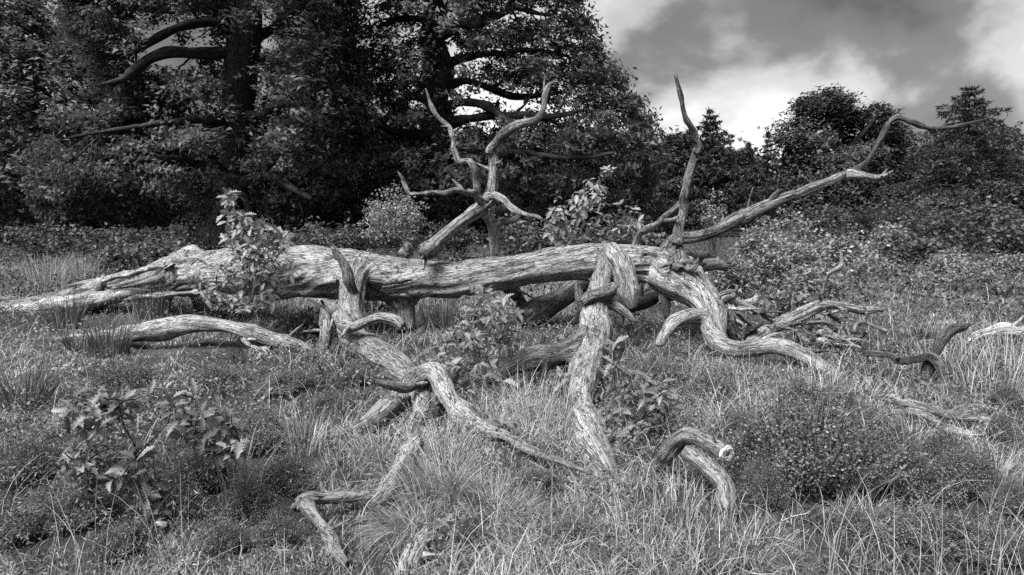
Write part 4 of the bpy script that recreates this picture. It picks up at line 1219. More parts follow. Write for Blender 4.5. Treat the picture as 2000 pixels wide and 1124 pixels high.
loose_branch('dead_branch', [(1528, 585, 8.4, 5), (1536, 572, 8.4, 5), (1542, 562, 8.4, 4)], 'short dark stump leaning above the stick heap', M_DARK_BRANCH, 422)
loose_branch('dead_branch', [(1405, 590, 7.3, 8), (1420, 580, 7.35, 10), (1440, 590, 7.3, 8), (1470, 592, 7.3, 8), (1482, 580, 7.3, 5)], 'pale knuckled branch end at the near side of the stick heap', M_PALE, 423,
             extra=[[(1398, 585, 7.2, 6), (1410, 573, 7.2, 5), (1440, 567, 7.2, 2)]])
loose_branch('dead_branch', [(1666, 648, 6.9, 4), (1674, 634, 6.9, 5), (1684, 628, 6.85, 4), (1705, 636, 6.8, 4), (1730, 648, 6.75, 5)], 'bent hairpin branch beyond the stick heap', M_WOOD, 424)
loose_branch('dead_branch', [(1362, 545, 7.3, 6), (1382, 556, 7.3, 6), (1398, 574, 7.25, 6), (1406, 590, 7.2, 5)], 'pale branch curving down behind the broken trunk end', M_PALE, 425)
# the stick heap
rngs = np.random.default_rng(77)
STK = [(1430, 600, 1480, 650), (1440, 612, 1500, 660), (1428, 622, 1458, 640), (1450, 660, 1490, 632), (1485, 590, 1505, 625), (1450, 592, 1510, 620), (1600, 620, 1655, 648), (1600, 625, 1612, 655),
       (1600, 655, 1676, 650), (1590, 660, 1660, 672), (1600, 668, 1680, 678), (1616, 612, 1640, 630), (1550, 648, 1582, 670), (1530, 640, 1565, 630), (1630, 640, 1652, 655), (1560, 680, 1640, 690),
       (1470, 640, 1520, 665), (1620, 648, 1670, 662), (1610, 640, 1622, 650), (1520, 660, 1600, 672), (1575, 640, 1640, 664), (1640, 655, 1700, 668), (1480, 668, 1540, 655), (1430, 640, 1462, 676)]
for q in range(26):
    cx_, cy_ = rngs.uniform(1435, 1690), rngs.uniform(600, 685)
    a_, l_ = rngs.normal() * 0.6 + (0.5 if rngs.uniform() < 0.6 else -0.5), rngs.uniform(14, 38)
    STK.append((cx_ - l_ * math.cos(a_), cy_ - l_ * math.sin(a_) * 0.8, cx_ + l_ * math.cos(a_), cy_ + l_ * math.sin(a_) * 0.8))
for i, (x0, y0, x1, y1) in enumerate(STK):
    Y0 = 1666.0 / (max(y0, 655) - 415) * rngs.uniform(0.90, 0.98); Y1 = 1666.0 / (max(y1, 655) - 415) * rngs.uniform(0.88, 0.96)
    w = rngs.uniform(3, 6.5) if i < 24 else rngs.uniform(1.6, 4)
    mt = [M_WOOD, M_GREY, M_PALE, M_DARK_BRANCH][i % 4]
    sl = (y1 - y0) / (abs(x1 - x0) + 1) * (1 if x1 > x0 else -1)
    lab = '%s %s %s in the heap, %s' % (
        'stout' if w > 4.6 else 'slim' if w > 2.8 else 'thin', ['mid-grey', 'dull grey', 'pale', 'dark'][i % 4],
        'stick sloping steeply down' if sl > 0.7 else 'stick sloping gently down' if sl > 0.2 else 'stick lying flat' if sl > -0.2 else 'stick tilted gently up' if sl > -0.7 else 'stick tilted steeply up',
        'beside the big right limb' if max(x0, x1) < 1490 else 'under the curved branch' if max(x0, x1) < 1560 else 'just past the curved branch foot' if max(x0, x1) < 1625 else 'towards its outer end')
    loose_branch('dead_stick', [(x0, y0, Y0, w), ((x0 + x1) / 2 + rngs.normal() * 3, (y0 + y1) / 2 + rngs.normal() * 4, (Y0 + Y1) / 2, w), (x1, y1, Y1, w * 0.5)],
                 lab, mt, 450 + i, 'stick', 'sticks of the tangled heap')


# ------------------------------------------------------------------ bushes and scrub
R = 'green scrub bushes beyond the fallen oak'
def name_bush(i, specs, base, mat, group, leaf, per, cat='bush', name='scrub_bush', **k):
    for q, (px, py, hw, hh, Y, lab) in enumerate(specs):
        near = Y < 14.5 and mat is M_BUSH
        bush(name, lab, px, py, hw, hh, Y, i + q, mat, leaf * (0.62 if near else 1), int(per * (1.7 if near else 1)), group, cat, **k)


name_bush(600, [
    (1530, 455, 62, 40, 20, 'broad pale bush right under the long rising branch'),
    (1475, 480, 40, 34, 17, 'pale bush against the trunk end below the long rising branch'),
    (1735, 470, 36, 30, 18, 'bright bush standing alone before the dark trees'),
    (1640, 490, 38, 26, 15, 'bright bush behind the crooked white branch'),
    (1560, 505, 46, 36, 13, 'rounded pale bush in the middle of the scrub'),
    (1495, 530, 42, 34, 11, 'pale bush just beyond the stick heap'),
    (1430, 545, 28, 34, 10, 'small bush close behind the broken trunk end'),
    (1850, 520, 36, 24, 14, 'low bright bush in the middle of the heather field'),
    (1895, 545, 34, 20, 12.5, 'low pale bush at the near side of the heather field'),
    (1965, 525, 30, 24, 14, 'low bush at the far edge of the heather field'),
    (1800, 560, 30, 18, 11.5, 'small low bush close to the small dark bent branch'),
    (1700, 530, 40, 22, 13, 'low spreading bush beside the crooked white branch'),
    (1590, 560, 30, 26, 9.8, 'small bush right behind the stick heap'),
], 0, M_BUSH, R, 0.085, 1700)
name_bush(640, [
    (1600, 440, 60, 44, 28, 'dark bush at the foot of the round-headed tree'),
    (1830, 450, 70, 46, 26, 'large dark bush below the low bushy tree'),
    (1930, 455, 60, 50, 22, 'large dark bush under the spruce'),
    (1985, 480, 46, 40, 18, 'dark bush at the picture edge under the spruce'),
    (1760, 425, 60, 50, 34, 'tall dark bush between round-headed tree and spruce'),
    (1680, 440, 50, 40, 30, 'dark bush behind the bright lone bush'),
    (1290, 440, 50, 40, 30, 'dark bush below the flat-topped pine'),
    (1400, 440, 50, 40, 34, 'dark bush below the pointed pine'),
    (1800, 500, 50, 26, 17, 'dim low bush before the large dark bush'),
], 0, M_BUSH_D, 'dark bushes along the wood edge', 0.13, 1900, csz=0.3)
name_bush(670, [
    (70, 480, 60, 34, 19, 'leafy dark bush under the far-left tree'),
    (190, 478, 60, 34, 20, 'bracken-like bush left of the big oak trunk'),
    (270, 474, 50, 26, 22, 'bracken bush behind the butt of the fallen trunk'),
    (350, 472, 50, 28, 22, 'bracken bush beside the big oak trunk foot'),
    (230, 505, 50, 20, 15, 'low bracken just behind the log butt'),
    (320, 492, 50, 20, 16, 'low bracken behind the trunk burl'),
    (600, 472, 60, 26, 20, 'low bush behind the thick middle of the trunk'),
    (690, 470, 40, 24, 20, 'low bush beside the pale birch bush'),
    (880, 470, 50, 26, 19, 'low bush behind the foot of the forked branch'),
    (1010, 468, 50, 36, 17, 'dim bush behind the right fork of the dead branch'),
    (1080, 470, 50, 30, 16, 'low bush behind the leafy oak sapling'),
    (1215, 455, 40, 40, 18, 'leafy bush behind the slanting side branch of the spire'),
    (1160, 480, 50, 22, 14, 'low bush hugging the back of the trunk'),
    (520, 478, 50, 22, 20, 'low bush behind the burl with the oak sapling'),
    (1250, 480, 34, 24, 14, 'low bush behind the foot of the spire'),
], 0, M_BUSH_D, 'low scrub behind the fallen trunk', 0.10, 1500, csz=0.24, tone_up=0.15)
bush('birch_bush', 'pale fine-leaved birch bush behind the trunk, left of the forked branch', 775, 432, 66, 50, 12.5, 690, M_BIRCH, 0.042, 5200, None, 'bush', ncl=420, csz=0.09)
bush('birch_bush', 'slim young birch between the spire and the long rising branch', 1396, 425, 22, 42, 18, 691, M_BIRCH, 0.06, 900, None, 'bush', ncl=90, csz=0.1)
bush('weeping_shrub', 'leafy spray of small oak shoots growing out of the stick heap', 1545, 590, 34, 22, 7.4, 692, M_BUSH, 0.06, 520, None, 'bush', ncl=40)
bush('weeping_shrub', 'dark small shrub under the trunk between limb and support leg', 735, 590, 28, 26, 8.6, 693, M_BUSH_D, 0.05, 700, None, 'bush', ncl=50)
bush('weeping_shrub', 'scruffy dark growth in front of the arched log end', 600, 640, 40, 22, 6.9, 694, M_BUSH_D, 0.05, 800, None, 'bush', ncl=50)


# ------------------------------------------------------------------ oak saplings, leaf by leaf
def oak_leaf_mesh(seed):
    rng = np.random.default_rng(seed)
    n = 13
    t = np.linspace(0, 1, n)
    env = 0.235 * np.sin(np.pi * np.clip(t, 0, 1) ** 0.75) ** 0.8 * (0.55 + 0.75 * t)
    lob = 1 + 0.34 * np.where(np.arange(n) % 2 == 0, -1, 1) * (t < 0.95)
    wl = env * lob * rng.uniform(0.85, 1.15, n); wr = env * lob * rng.uniform(0.85, 1.15, n)
    wl[0] = wr[0] = 0.012; wl[-1] = wr[-1] = 0.02
    curl = rng.uniform(-0.05, 0.55)
    zc = -curl * t ** 2
    fold = rng.uniform(0.15, 0.55)
    wave = 0.03 * np.sin(t * 14 + rng.uniform(0, 6))
    Vm = np.stack([t, t * 0 + rng.normal() * 0.03 * t * (1 - t), zc], -1)
    Vl = np.stack([t + 0.05 * (lob > 1), wl, zc + wl * fold + wave * wl * 4], -1)
    Vr = np.stack([t + 0.05 * (lob > 1), -wr, zc + wr * fold - wave * wr * 4], -1)
    V = np.vstack([Vm, Vl, Vr])
    Q = []
    for i in range(n - 1):
        Q.append([i, i + 1, n + i + 1, n + i]); Q.append([i + 1, i, 2 * n + i, 2 * n + i + 1])
    tone = np.concatenate([np.full(n, 1.0), np.where(lob > 1, 0.55, 0.25), np.where(lob > 1, 0.55, 0.25)])
    return mesh_from('leaf', V, np.array(Q), M_OAKLEAF, {'tone': tone}, True)


LEAVES = [oak_leaf_mesh(s) for s in range(7)]


LEAFV = []


def put_leaf(parent, org, pos, d, nrm, size, rng, mass=None):
    d = d / (np.linalg.norm(d) + 1e-9)
    nrm = nrm - d * np.dot(nrm, d)
    nrm = nrm / (np.linalg.norm(nrm) + 1e-9)
    s = np.cross(nrm, d)
    if mass is not None:
        if not LEAFV:
            for m_ in LEAVES:
                v = np.empty(len(m_.vertices) * 3, np.float32); m_.vertices.foreach_get('co', v)
                q = np.empty(len(m_.loops), np.int32); m_.loops.foreach_get('vertex_index', q)
                tn = np.empty(len(m_.vertices), np.float32); m_.attributes['tone'].data.foreach_get('value', tn)
                LEAFV.append((v.reshape(-1, 3), q.reshape(-1, 4), tn))
        v, q, tn = LEAFV[rng.integers(0, 7)]
        mass.add(pos + (v[:, :1] * d + v[:, 1:2] * s + v[:, 2:] * nrm) * size, Q=q, tone=np.clip(tn + rng.normal() * 0.5, 0, 1))
        return
    o = bpy.data.objects.new('leaf', LEAVES[rng.integers(0, 7)])
    M = Matrix(((d[0] * size, s[0] * size, nrm[0] * size, pos[0] - org[0]),
                (d[1] * size, s[1] * size, nrm[1] * size, pos[1] - org[1]),
                (d[2] * size, s[2] * size, nrm[2] * size, pos[2] - org[2]), (0, 0, 0, 1)))
    COL.objects.link(o)
    o.parent = parent
    o.matrix_local = M


def sapling(label, base, ellipses, Y, nshoot, leaf, seed, depth=0.35, maxleaf=290, along=0.5, tufts=6, lean=(0, -0.25, 0.2)):
    """base: photo pixel of its foot; ellipses (cx,cy,rx,ry,share) hold the shoots' ends"""
    rng = np.random.default_rng(seed)
    b = at(base[0], base[1], Y)
    b[2] = gz(b[0], Y)
    t = thing('oak_sapling', b, label, 'oak sapling')
    sh = np.array([e[4] for e in ellipses], float); sh /= sh.sum()
    n = 0
    mass = Acc()
    stems_A, stems_B = [], []
    nodes = [b + np.array((0, 0, 0.02))]
    for k in range(nshoot):
        e = ellipses[rng.choice(len(ellipses), p=sh)]
        a, r = rng.uniform(0, 6.283), math.sqrt(rng.uniform(0, 1))
        P = at(e[0] + e[2] * r * math.cos(a), e[1] + e[3] * r * math.sin(a), Y + rng.normal() * depth * 0.5)
        P[2] = max(P[2], gz(P[0], P[1]) + 0.06)
        # grow from the best existing node
        best = min(nodes, key=lambda q: np.linalg.norm(P - q) + 0.35 * max(0, q[2] - P[2]) + (0.0 if q is nodes[0] else 0.02))
        if np.linalg.norm(P - best) > 0.02:
            stems_A.append(best); stems_B.append(P)
        nodes.append(P)
        if len(nodes) < 60: nodes.append((best + P) / 2)
        ax = P - best
        ax = ax / (np.linalg.norm(ax) + 1e-9)
        ax = ax + np.array(lean) * 0.8 + np.array((0, 0, 0.25)); ax /= np.linalg.norm(ax)
        u = np.cross(ax, (0.2, 0.1, 0.97)); u /= np.linalg.norm(u) + 1e-9
        w = np.cross(ax, u)
        m = rng.integers(tufts - 2, tufts + 2)
        a0 = rng.uniform(0, 6.28)
        for q in range(m):
            aa = a0 + q * 2.4
            d = (u * math.cos(aa) + w * math.sin(aa)) * rng.uniform(0.6, 1.0) + ax * rng.uniform(0.0, 0.8) + np.array((0, 0, -0.15))
            nr = ax * 0.6 + np.array((0, -0.15, 0.8)) + rng.normal(size=3) * 0.30
            put_leaf(t, b, P - ax * 0.022 * q, d, nr, leaf * rng.uniform(0.45, 1.2), rng, mass if n >= maxleaf else None); n += 1
        L = P - best
        for f in rng.uniform(0.45, 0.95, rng.integers(1, 4)):
            if rng.uniform() > along: continue
            d = rng.normal(size=3) * np.array((1, 1, 0.3)) + ax * 0.4
            put_leaf(t, b, best + L * f, d, np.array((0, 0, 1.0)) + rng.normal(size=3) * 0.3, leaf * rng.uniform(0.6, 1.05), rng, mass if n >= maxleaf else None); n += 1
    V, Q, G = twigs(np.array(stems_A), np.array(stems_B), 0.0058, 0.0022, 0.08, rng)
    link('stem', mesh_from('stem', V - b, Q, M_STEM, {'grain': G}), t)
    if mass.n:
        link('leaves', mass.mesh('leaves', M_OAKLEAF, b, True), t)['kind'] = 'stuff'
    return t


sapling('spreading oak sapling with large lobed leaves in the near grass', (310, 985), [(190, 800, 70, 40, 1.8), (330, 790, 120, 45, 2.4), (230, 900, 120, 50, 2.5), (400, 840, 80, 50, 1.6), (290, 985, 40, 25, .9), (160, 930, 45, 40, .9)],
        2.78, 170, 0.064, 71, depth=0.35, maxleaf=299, tufts=5)
sapling('tall leafy oak sapling growing against the fallen trunk', (480, 610), [(450, 385, 14, 14, .5), (470, 430, 35, 25, 1.2), (500, 470, 60, 35, 2.2), (500, 530, 75, 40, 2.4), (470, 575, 80, 30, 1.8), (400, 540, 35, 40, .5)],
        6.7, 190, 0.10, 72, depth=0.5, maxleaf=299, tufts=5)
sapling('oak sapling in the gap under the trunk left of the middle limb', (960, 740), [(955, 590, 45, 35, 2), (930, 650, 60, 40, 2), (985, 640, 40, 40, 1.2), (900, 700, 60, 30, 1.6), (960, 700, 50, 40, 1.4)],
        4.9, 120, 0.075, 73, depth=0.5, maxleaf=280, tufts=5)
sapling('dark oak sapling tucked behind the lower middle limb', (1225, 880), [(1240, 760, 60, 40, 2), (1230, 820, 60, 40, 2), (1200, 700, 30, 30, .8), (1290, 800, 40, 40, 1), (1215, 860, 40, 30, 1)],
        4.0, 130, 0.078, 74, depth=0.45, maxleaf=290, tufts=5)
sapling('upright oak sapling rising behind the trunk, tips against dark trees', (1150, 560), [(1110, 395, 40, 28, 2), (1165, 375, 26, 30, 1.3), (1190, 335, 10, 12, .4), (1130, 430, 55, 28, 1.6), (1215, 430, 40, 30, 1.2), (1090, 450, 40, 24, 1)],
        9.2, 80, 0.12, 75, depth=0.5, maxleaf=290, tufts=5)
sapling('low oak sapling drooping below the side limb near the arch', (975, 830), [(980, 770, 50, 25, 1.4), (920, 745, 50, 22, 1.4), (1080, 745, 40, 16, .8), (870, 720, 40, 22, 1)],
        4.55, 36, 0.09, 76, depth=0.3, maxleaf=200)
sapling('tiny oak seedling at the bottom edge near the stub', (860, 1090), [(860, 1070, 45, 16, 1)], 2.5, 5, 0.06, 77, depth=0.1, maxleaf=22)
sapling('tiny oak seedling on the foot of the arching limb', (985, 880), [(965, 835, 18, 22, 1)], 3.6, 4, 0.075, 78, depth=0.1, maxleaf=18)

# ------------------------------------------------------------------ heather bushes
def heather_meshes(seed, n, R0=0.25, H0=0.30):
    """unit heather bush: radius 0.25 m, height 0.30 m"""
    rng = np.random.default_rng(seed)
    a = rng.uniform(0, 6.283, n); r = np.sqrt(rng.uniform(0, 1, n))
    ux, uy = np.cos(a) * r, np.sin(a) * r
    P2 = np.stack([ux * 1.6 + seed, uy * 1.6, ux * 0], -1)
    edge = 1 + 0.6 * noise(np.stack([np.cos(a) * 1.5 + seed, np.sin(a) * 1.5, a * 0], -1), seed + 5)
    dome = np.sqrt(np.maximum(0.05, 1 - r ** 2 * 0.85)) * (1 + 0.55 * noise(P2, seed) + 0.25 * noise(P2 * 3, seed + 2))
    tip = np.stack([ux * R0 * edge, uy * R0 * edge, H0 * dome * rng.uniform(0.55, 1.0, n) * (1 + 0.6 * (rng.uniform(size=n) < 0.10))], -1)
    foot = np.stack([ux * R0 * 0.55, uy * R0 * 0.55, np.full(n, -0.02)], -1)
    m = 40
    f = rng.uniform(0.35, 1.03, (n, m))
    P = foot[:, None] * (1 - f)[..., None] + tip[:, None] * f[..., None]
    sp = rng.integers(0, 4, (n, m))
    sd = rng.normal(size=(n, 4, 3)) * 0.022; sd[:, 0] = 0; sd[..., 2] = np.abs(sd[..., 2]) * 0.6
    P = P + np.take_along_axis(sd, np.repeat(sp[..., None], 3, 2), 1) + rng.normal(size=P.shape) * 0.0045
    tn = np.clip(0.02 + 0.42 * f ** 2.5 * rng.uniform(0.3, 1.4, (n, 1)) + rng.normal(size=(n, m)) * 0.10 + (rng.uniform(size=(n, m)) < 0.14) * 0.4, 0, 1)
    acc = Acc()
    leaf_cards(acc, P.reshape(-1, 3), 0.0092, tn.ravel(), 0.25, 'broad', rng, -1.2)
    V, Q, G = twigs(foot, tip, 0.0022, 0.001, 0.06, rng)
    return acc.mesh('foliage', M_HEATH), mesh_from('stems', V, Q, M_STEM, {'grain': G})


HEATHER = [heather_meshes(880 + q, 620) for q in range(4)]


def heather(px, py, hw, hh, Y, seed, label):
    c = at(px, py, Y); s_ = ppm(px, py, Y)
    g = gz(c[0], Y)
    top = max(c[2] + hh * s_ - g, 0.10)
    t = thing('heather_bush', (c[0], Y, g), label, 'heather', 'heather bushes in the foreground')
    fo, st = HEATHER[seed % 4]
    sc = (hw * s_ / 0.25, hw * s_ / 0.25 * 0.85, top / 0.30)
    t.rotation_euler = (0, 0, seed * 1.7)
    for nm, me in (('foliage', fo), ('stems', st)):
        link(nm, me, t).scale = sc
    return t


HB = [(1560, 895, 145, 100, 3.0, 1100, 'largest heather bush, rounded, right of the curled branch'),
      (1770, 930, 90, 62, 3.0, 650, 'heather bush beside the largest one, above the bent stick'),
      (1880, 940, 80, 55, 2.95, 500, 'heather bush nearest the pale bare patch'),
      (1830, 1060, 110, 52, 2.5, 700, 'low heather bush along the bottom edge under the bent stick'),
      (500, 870, 85, 55, 3.55, 600, 'shadowed heather bush behind the lobed oak sapling'),
      (640, 800, 50, 32, 4.3, 300, 'small dark heather clump left of the limb roots'),
      (60, 1050, 70, 55, 2.55, 500, 'heather bush in the bottom corner below the oak sapling'),
      (480, 1000, 70, 60, 2.75, 450, 'upright heather bush right of the lobed oak sapling'),
      (1960, 850, 40, 30, 3.7, 220, 'small heather clump at the picture edge below the two branches'),
      (1975, 985, 40, 40, 2.75, 220, 'dark heather clump by the pale bare patch at the edge'),
      (230, 1075, 60, 30, 2.45, 260, 'low heather clump along the bottom edge left of the pale leaf'),
      (1640, 800, 60, 36, 4.0, 300, 'smaller heather clump behind the largest heather bush'),
      (1450, 860, 40, 50, 3.5, 260, 'narrow heather clump between the sawn end and the largest bush'),
      (545, 1060, 45, 40, 2.55, 200, 'thin heather clump beside the crooked foreground arm'),
      (1490, 960, 60, 50, 2.85, 0, 'heather clump low on the near flank of the largest bush'),
      (1660, 930, 60, 60, 2.95, 0, 'heather clump filling the dip beside the largest bush'),
      (1690, 1060, 70, 40, 2.5, 0, 'heather clump along the bottom edge left of the low long bush'),
      (1940, 1075, 60, 40, 2.42, 0, 'heather clump in the bottom right corner'),
      (1720, 850, 60, 34, 3.5, 0, 'low heather clump in front of the two side by side branches'),
      (1850, 880, 55, 30, 3.3, 0, 'low heather clump under the shorter pale-edged branch'),
      (1580, 780, 60, 30, 4.1, 0, 'heather clump behind the largest bush, before the right limb end'),
      (1380, 760, 60, 24, 4.5, 0, 'flat heather clump in front of the big right limb'),
      (1290, 730, 50, 22, 4.9, 0, 'flat heather clump left of the big right limb'),
      (150, 1020, 70, 40, 2.65, 0, 'dark heather clump under the lower leaves of the oak sapling'),
      (370, 1000, 55, 34, 2.85, 0, 'heather clump behind the small pale leaf'),
      (60, 900, 60, 34, 3.2, 0, 'heather clump at the picture edge beside the oak sapling'),
      (400, 930, 60, 44, 3.05, 0, 'shaded heather clump on the inner side of the oak sapling'),
      (560, 930, 60, 36, 3.15, 0, 'heather clump left of the crooked foreground arm'),
      (430, 740, 60, 22, 4.9, 0, 'flat heather clump below the arched log'),
      (560, 760, 60, 22, 4.7, 0, 'flat heather clump left of the hook'),
      (250, 740, 70, 22, 4.9, 0, 'flat heather clump behind the oak sapling'),
      (700, 740, 40, 24, 4.9, 0, 'heather clump under the big near limb'),
      (1050, 950, 60, 26, 3.0, 0, 'heather clump between the arch tail and the tussock'),
      (1120, 1070, 70, 34, 2.45, 0, 'heather clump along the bottom edge below the middle limb'),
      (920, 1085, 50, 24, 2.42, 0, 'heather clump along the bottom edge under the big tussock'),
      (440, 1080, 60, 34, 2.45, 0, 'heather clump along the bottom edge below the straw clump'),
      (1960, 780, 40, 24, 4.4, 0, 'heather clump at the picture edge behind the two branches')]
for i, (px, py, hw, hh, Y, n, lab) in enumerate(HB):
    heather(px, py, hw, hh, Y, 800 + i, lab)

# ------------------------------------------------------------------ grasses
def blades(acc, base, d, length, width, bend, tone, rng, k=3):
    """curved tapering blades: base (n,3), d horizontal lean direction (n,2)"""
    n = len(base)
    t = np.linspace(0, 1, k + 1)
    ang = rng.uniform(0, math.pi, n)
    s = np.stack([np.cos(ang), np.sin(ang), np.zeros(n)], -1)
    rows = []
    for ti in t:
        hor = bend * ti ** 1.8
        up = np.sqrt(np.maximum(0.0, 1 - (np.minimum(bend, 1.35) * 0.72 * ti) ** 2)) * ti - np.maximum(0, bend - 0.75) * 0.75 * ti ** 3
        c = base + np.stack([d[:, 0] * length * hor, d[:, 1] * length * hor, length * up], -1)
        w = width * (1 - ti) ** 0.7
        if ti < 1:
            rows += [c - s * w[:, None], c + s * w[:, None]]
        else:
            rows.append(c)
    m = 2 * k + 1
    V = np.stack(rows, 1).reshape(-1, 3)
    b = (np.arange(n) * m)[:, None]
    Q = [b + [2 * i, 2 * i + 1, 2 * i + 3, 2 * i + 2] for i in range(k - 1)]
    T = b + [2 * k - 2, 2 * k - 1, 2 * k]
    acc.add(V, Q=np.concatenate(Q) if Q else None, T=T, tone=np.repeat(tone, m))


LOW = []                                     # foreground wood that the grass leaves in view
for pts in ([(812, 868), (772, 928), (740, 975)], [(728, 970), (669, 968), (585, 985)], [(600, 990), (627, 1030), (670, 1095)], [(838, 1036), (800, 1100)], [(1258, 924), (1298, 897), (1330, 872), (1415, 890)],
            [(1372, 900), (1420, 953), (1424, 1000), (1400, 1046)], [(880, 800), (930, 840), (1026, 885), (1150, 925)], [(1140, 861), (1195, 945)], [(778, 776), (736, 819), (669, 848)], [(1693, 770), (1791, 800), (1934, 825)],
            [(1747, 806), (1849, 834), (1915, 850)], [(1424, 690), (1520, 700), (1600, 720)], [(260, 668), (400, 668), (600, 690)], [(1690, 700), (1800, 715), (1850, 780)]):
    for (xa, ya), (xb, yb) in zip(pts, pts[1:]):
        for f in np.linspace(0, 1, 12):
            LOW.append(on_ground(xa + (xb - xa) * f, ya + (yb - ya) * f)[:2])
LOW = np.array(LOW)


HEATH = [(at(px, py, Y)[0], Y, hw * ppm(px, py, Y)) for px, py, hw, hh, Y, n, lab in HB]
for a_, b_, c_ in ((1640, 1010, 0.14), (1840, 1010, 0.16), (150, 1000, 0.35), (450, 1000, 0.3), (60, 930, 0.2), (560, 900, 0.25), (1930, 960, 0.3)):
    q_ = on_ground(a_, b_)
    HEATH.append((q_[0], q_[1], c_))
q_ = on_ground(325, 1050)
HEATH.append((q_[0], q_[1], 0.09))
HEATH.append((at(290, 990, 2.9)[0], 2.9, 0.26))
HEATH.append((at(560, 900, 3.4)[0], 3.4, 0.22))
HEATH.append((at(1560, 640, 6.6)[0], 6.6, 0.75))
HEATH.append((at(1500, 640, 6.8)[0], 6.8, 0.5))


def outside(x, y, rng, share=0.88):
    k = np.ones(len(x), bool)
    for hx, hy, hr in HEATH:
        ins = ((x - hx) / hr) ** 2 + ((y - hy) / (hr * 0.8)) ** 2 < 1
        k &= ~(ins & (rng.uniform(size=len(x)) < share))
    return k


def lowered(x, y):
    m = np.ones(len(x))
    for qx, qy in LOW:
        w = 0.035 * qy
        hit = (np.abs(x - qx) < w) & (y < qy + 0.04) & (y > qy - 0.28 * qy)
        m[hit] = np.minimum(m[hit], 0.42 if qy < 3.6 else 0.7)
    return m


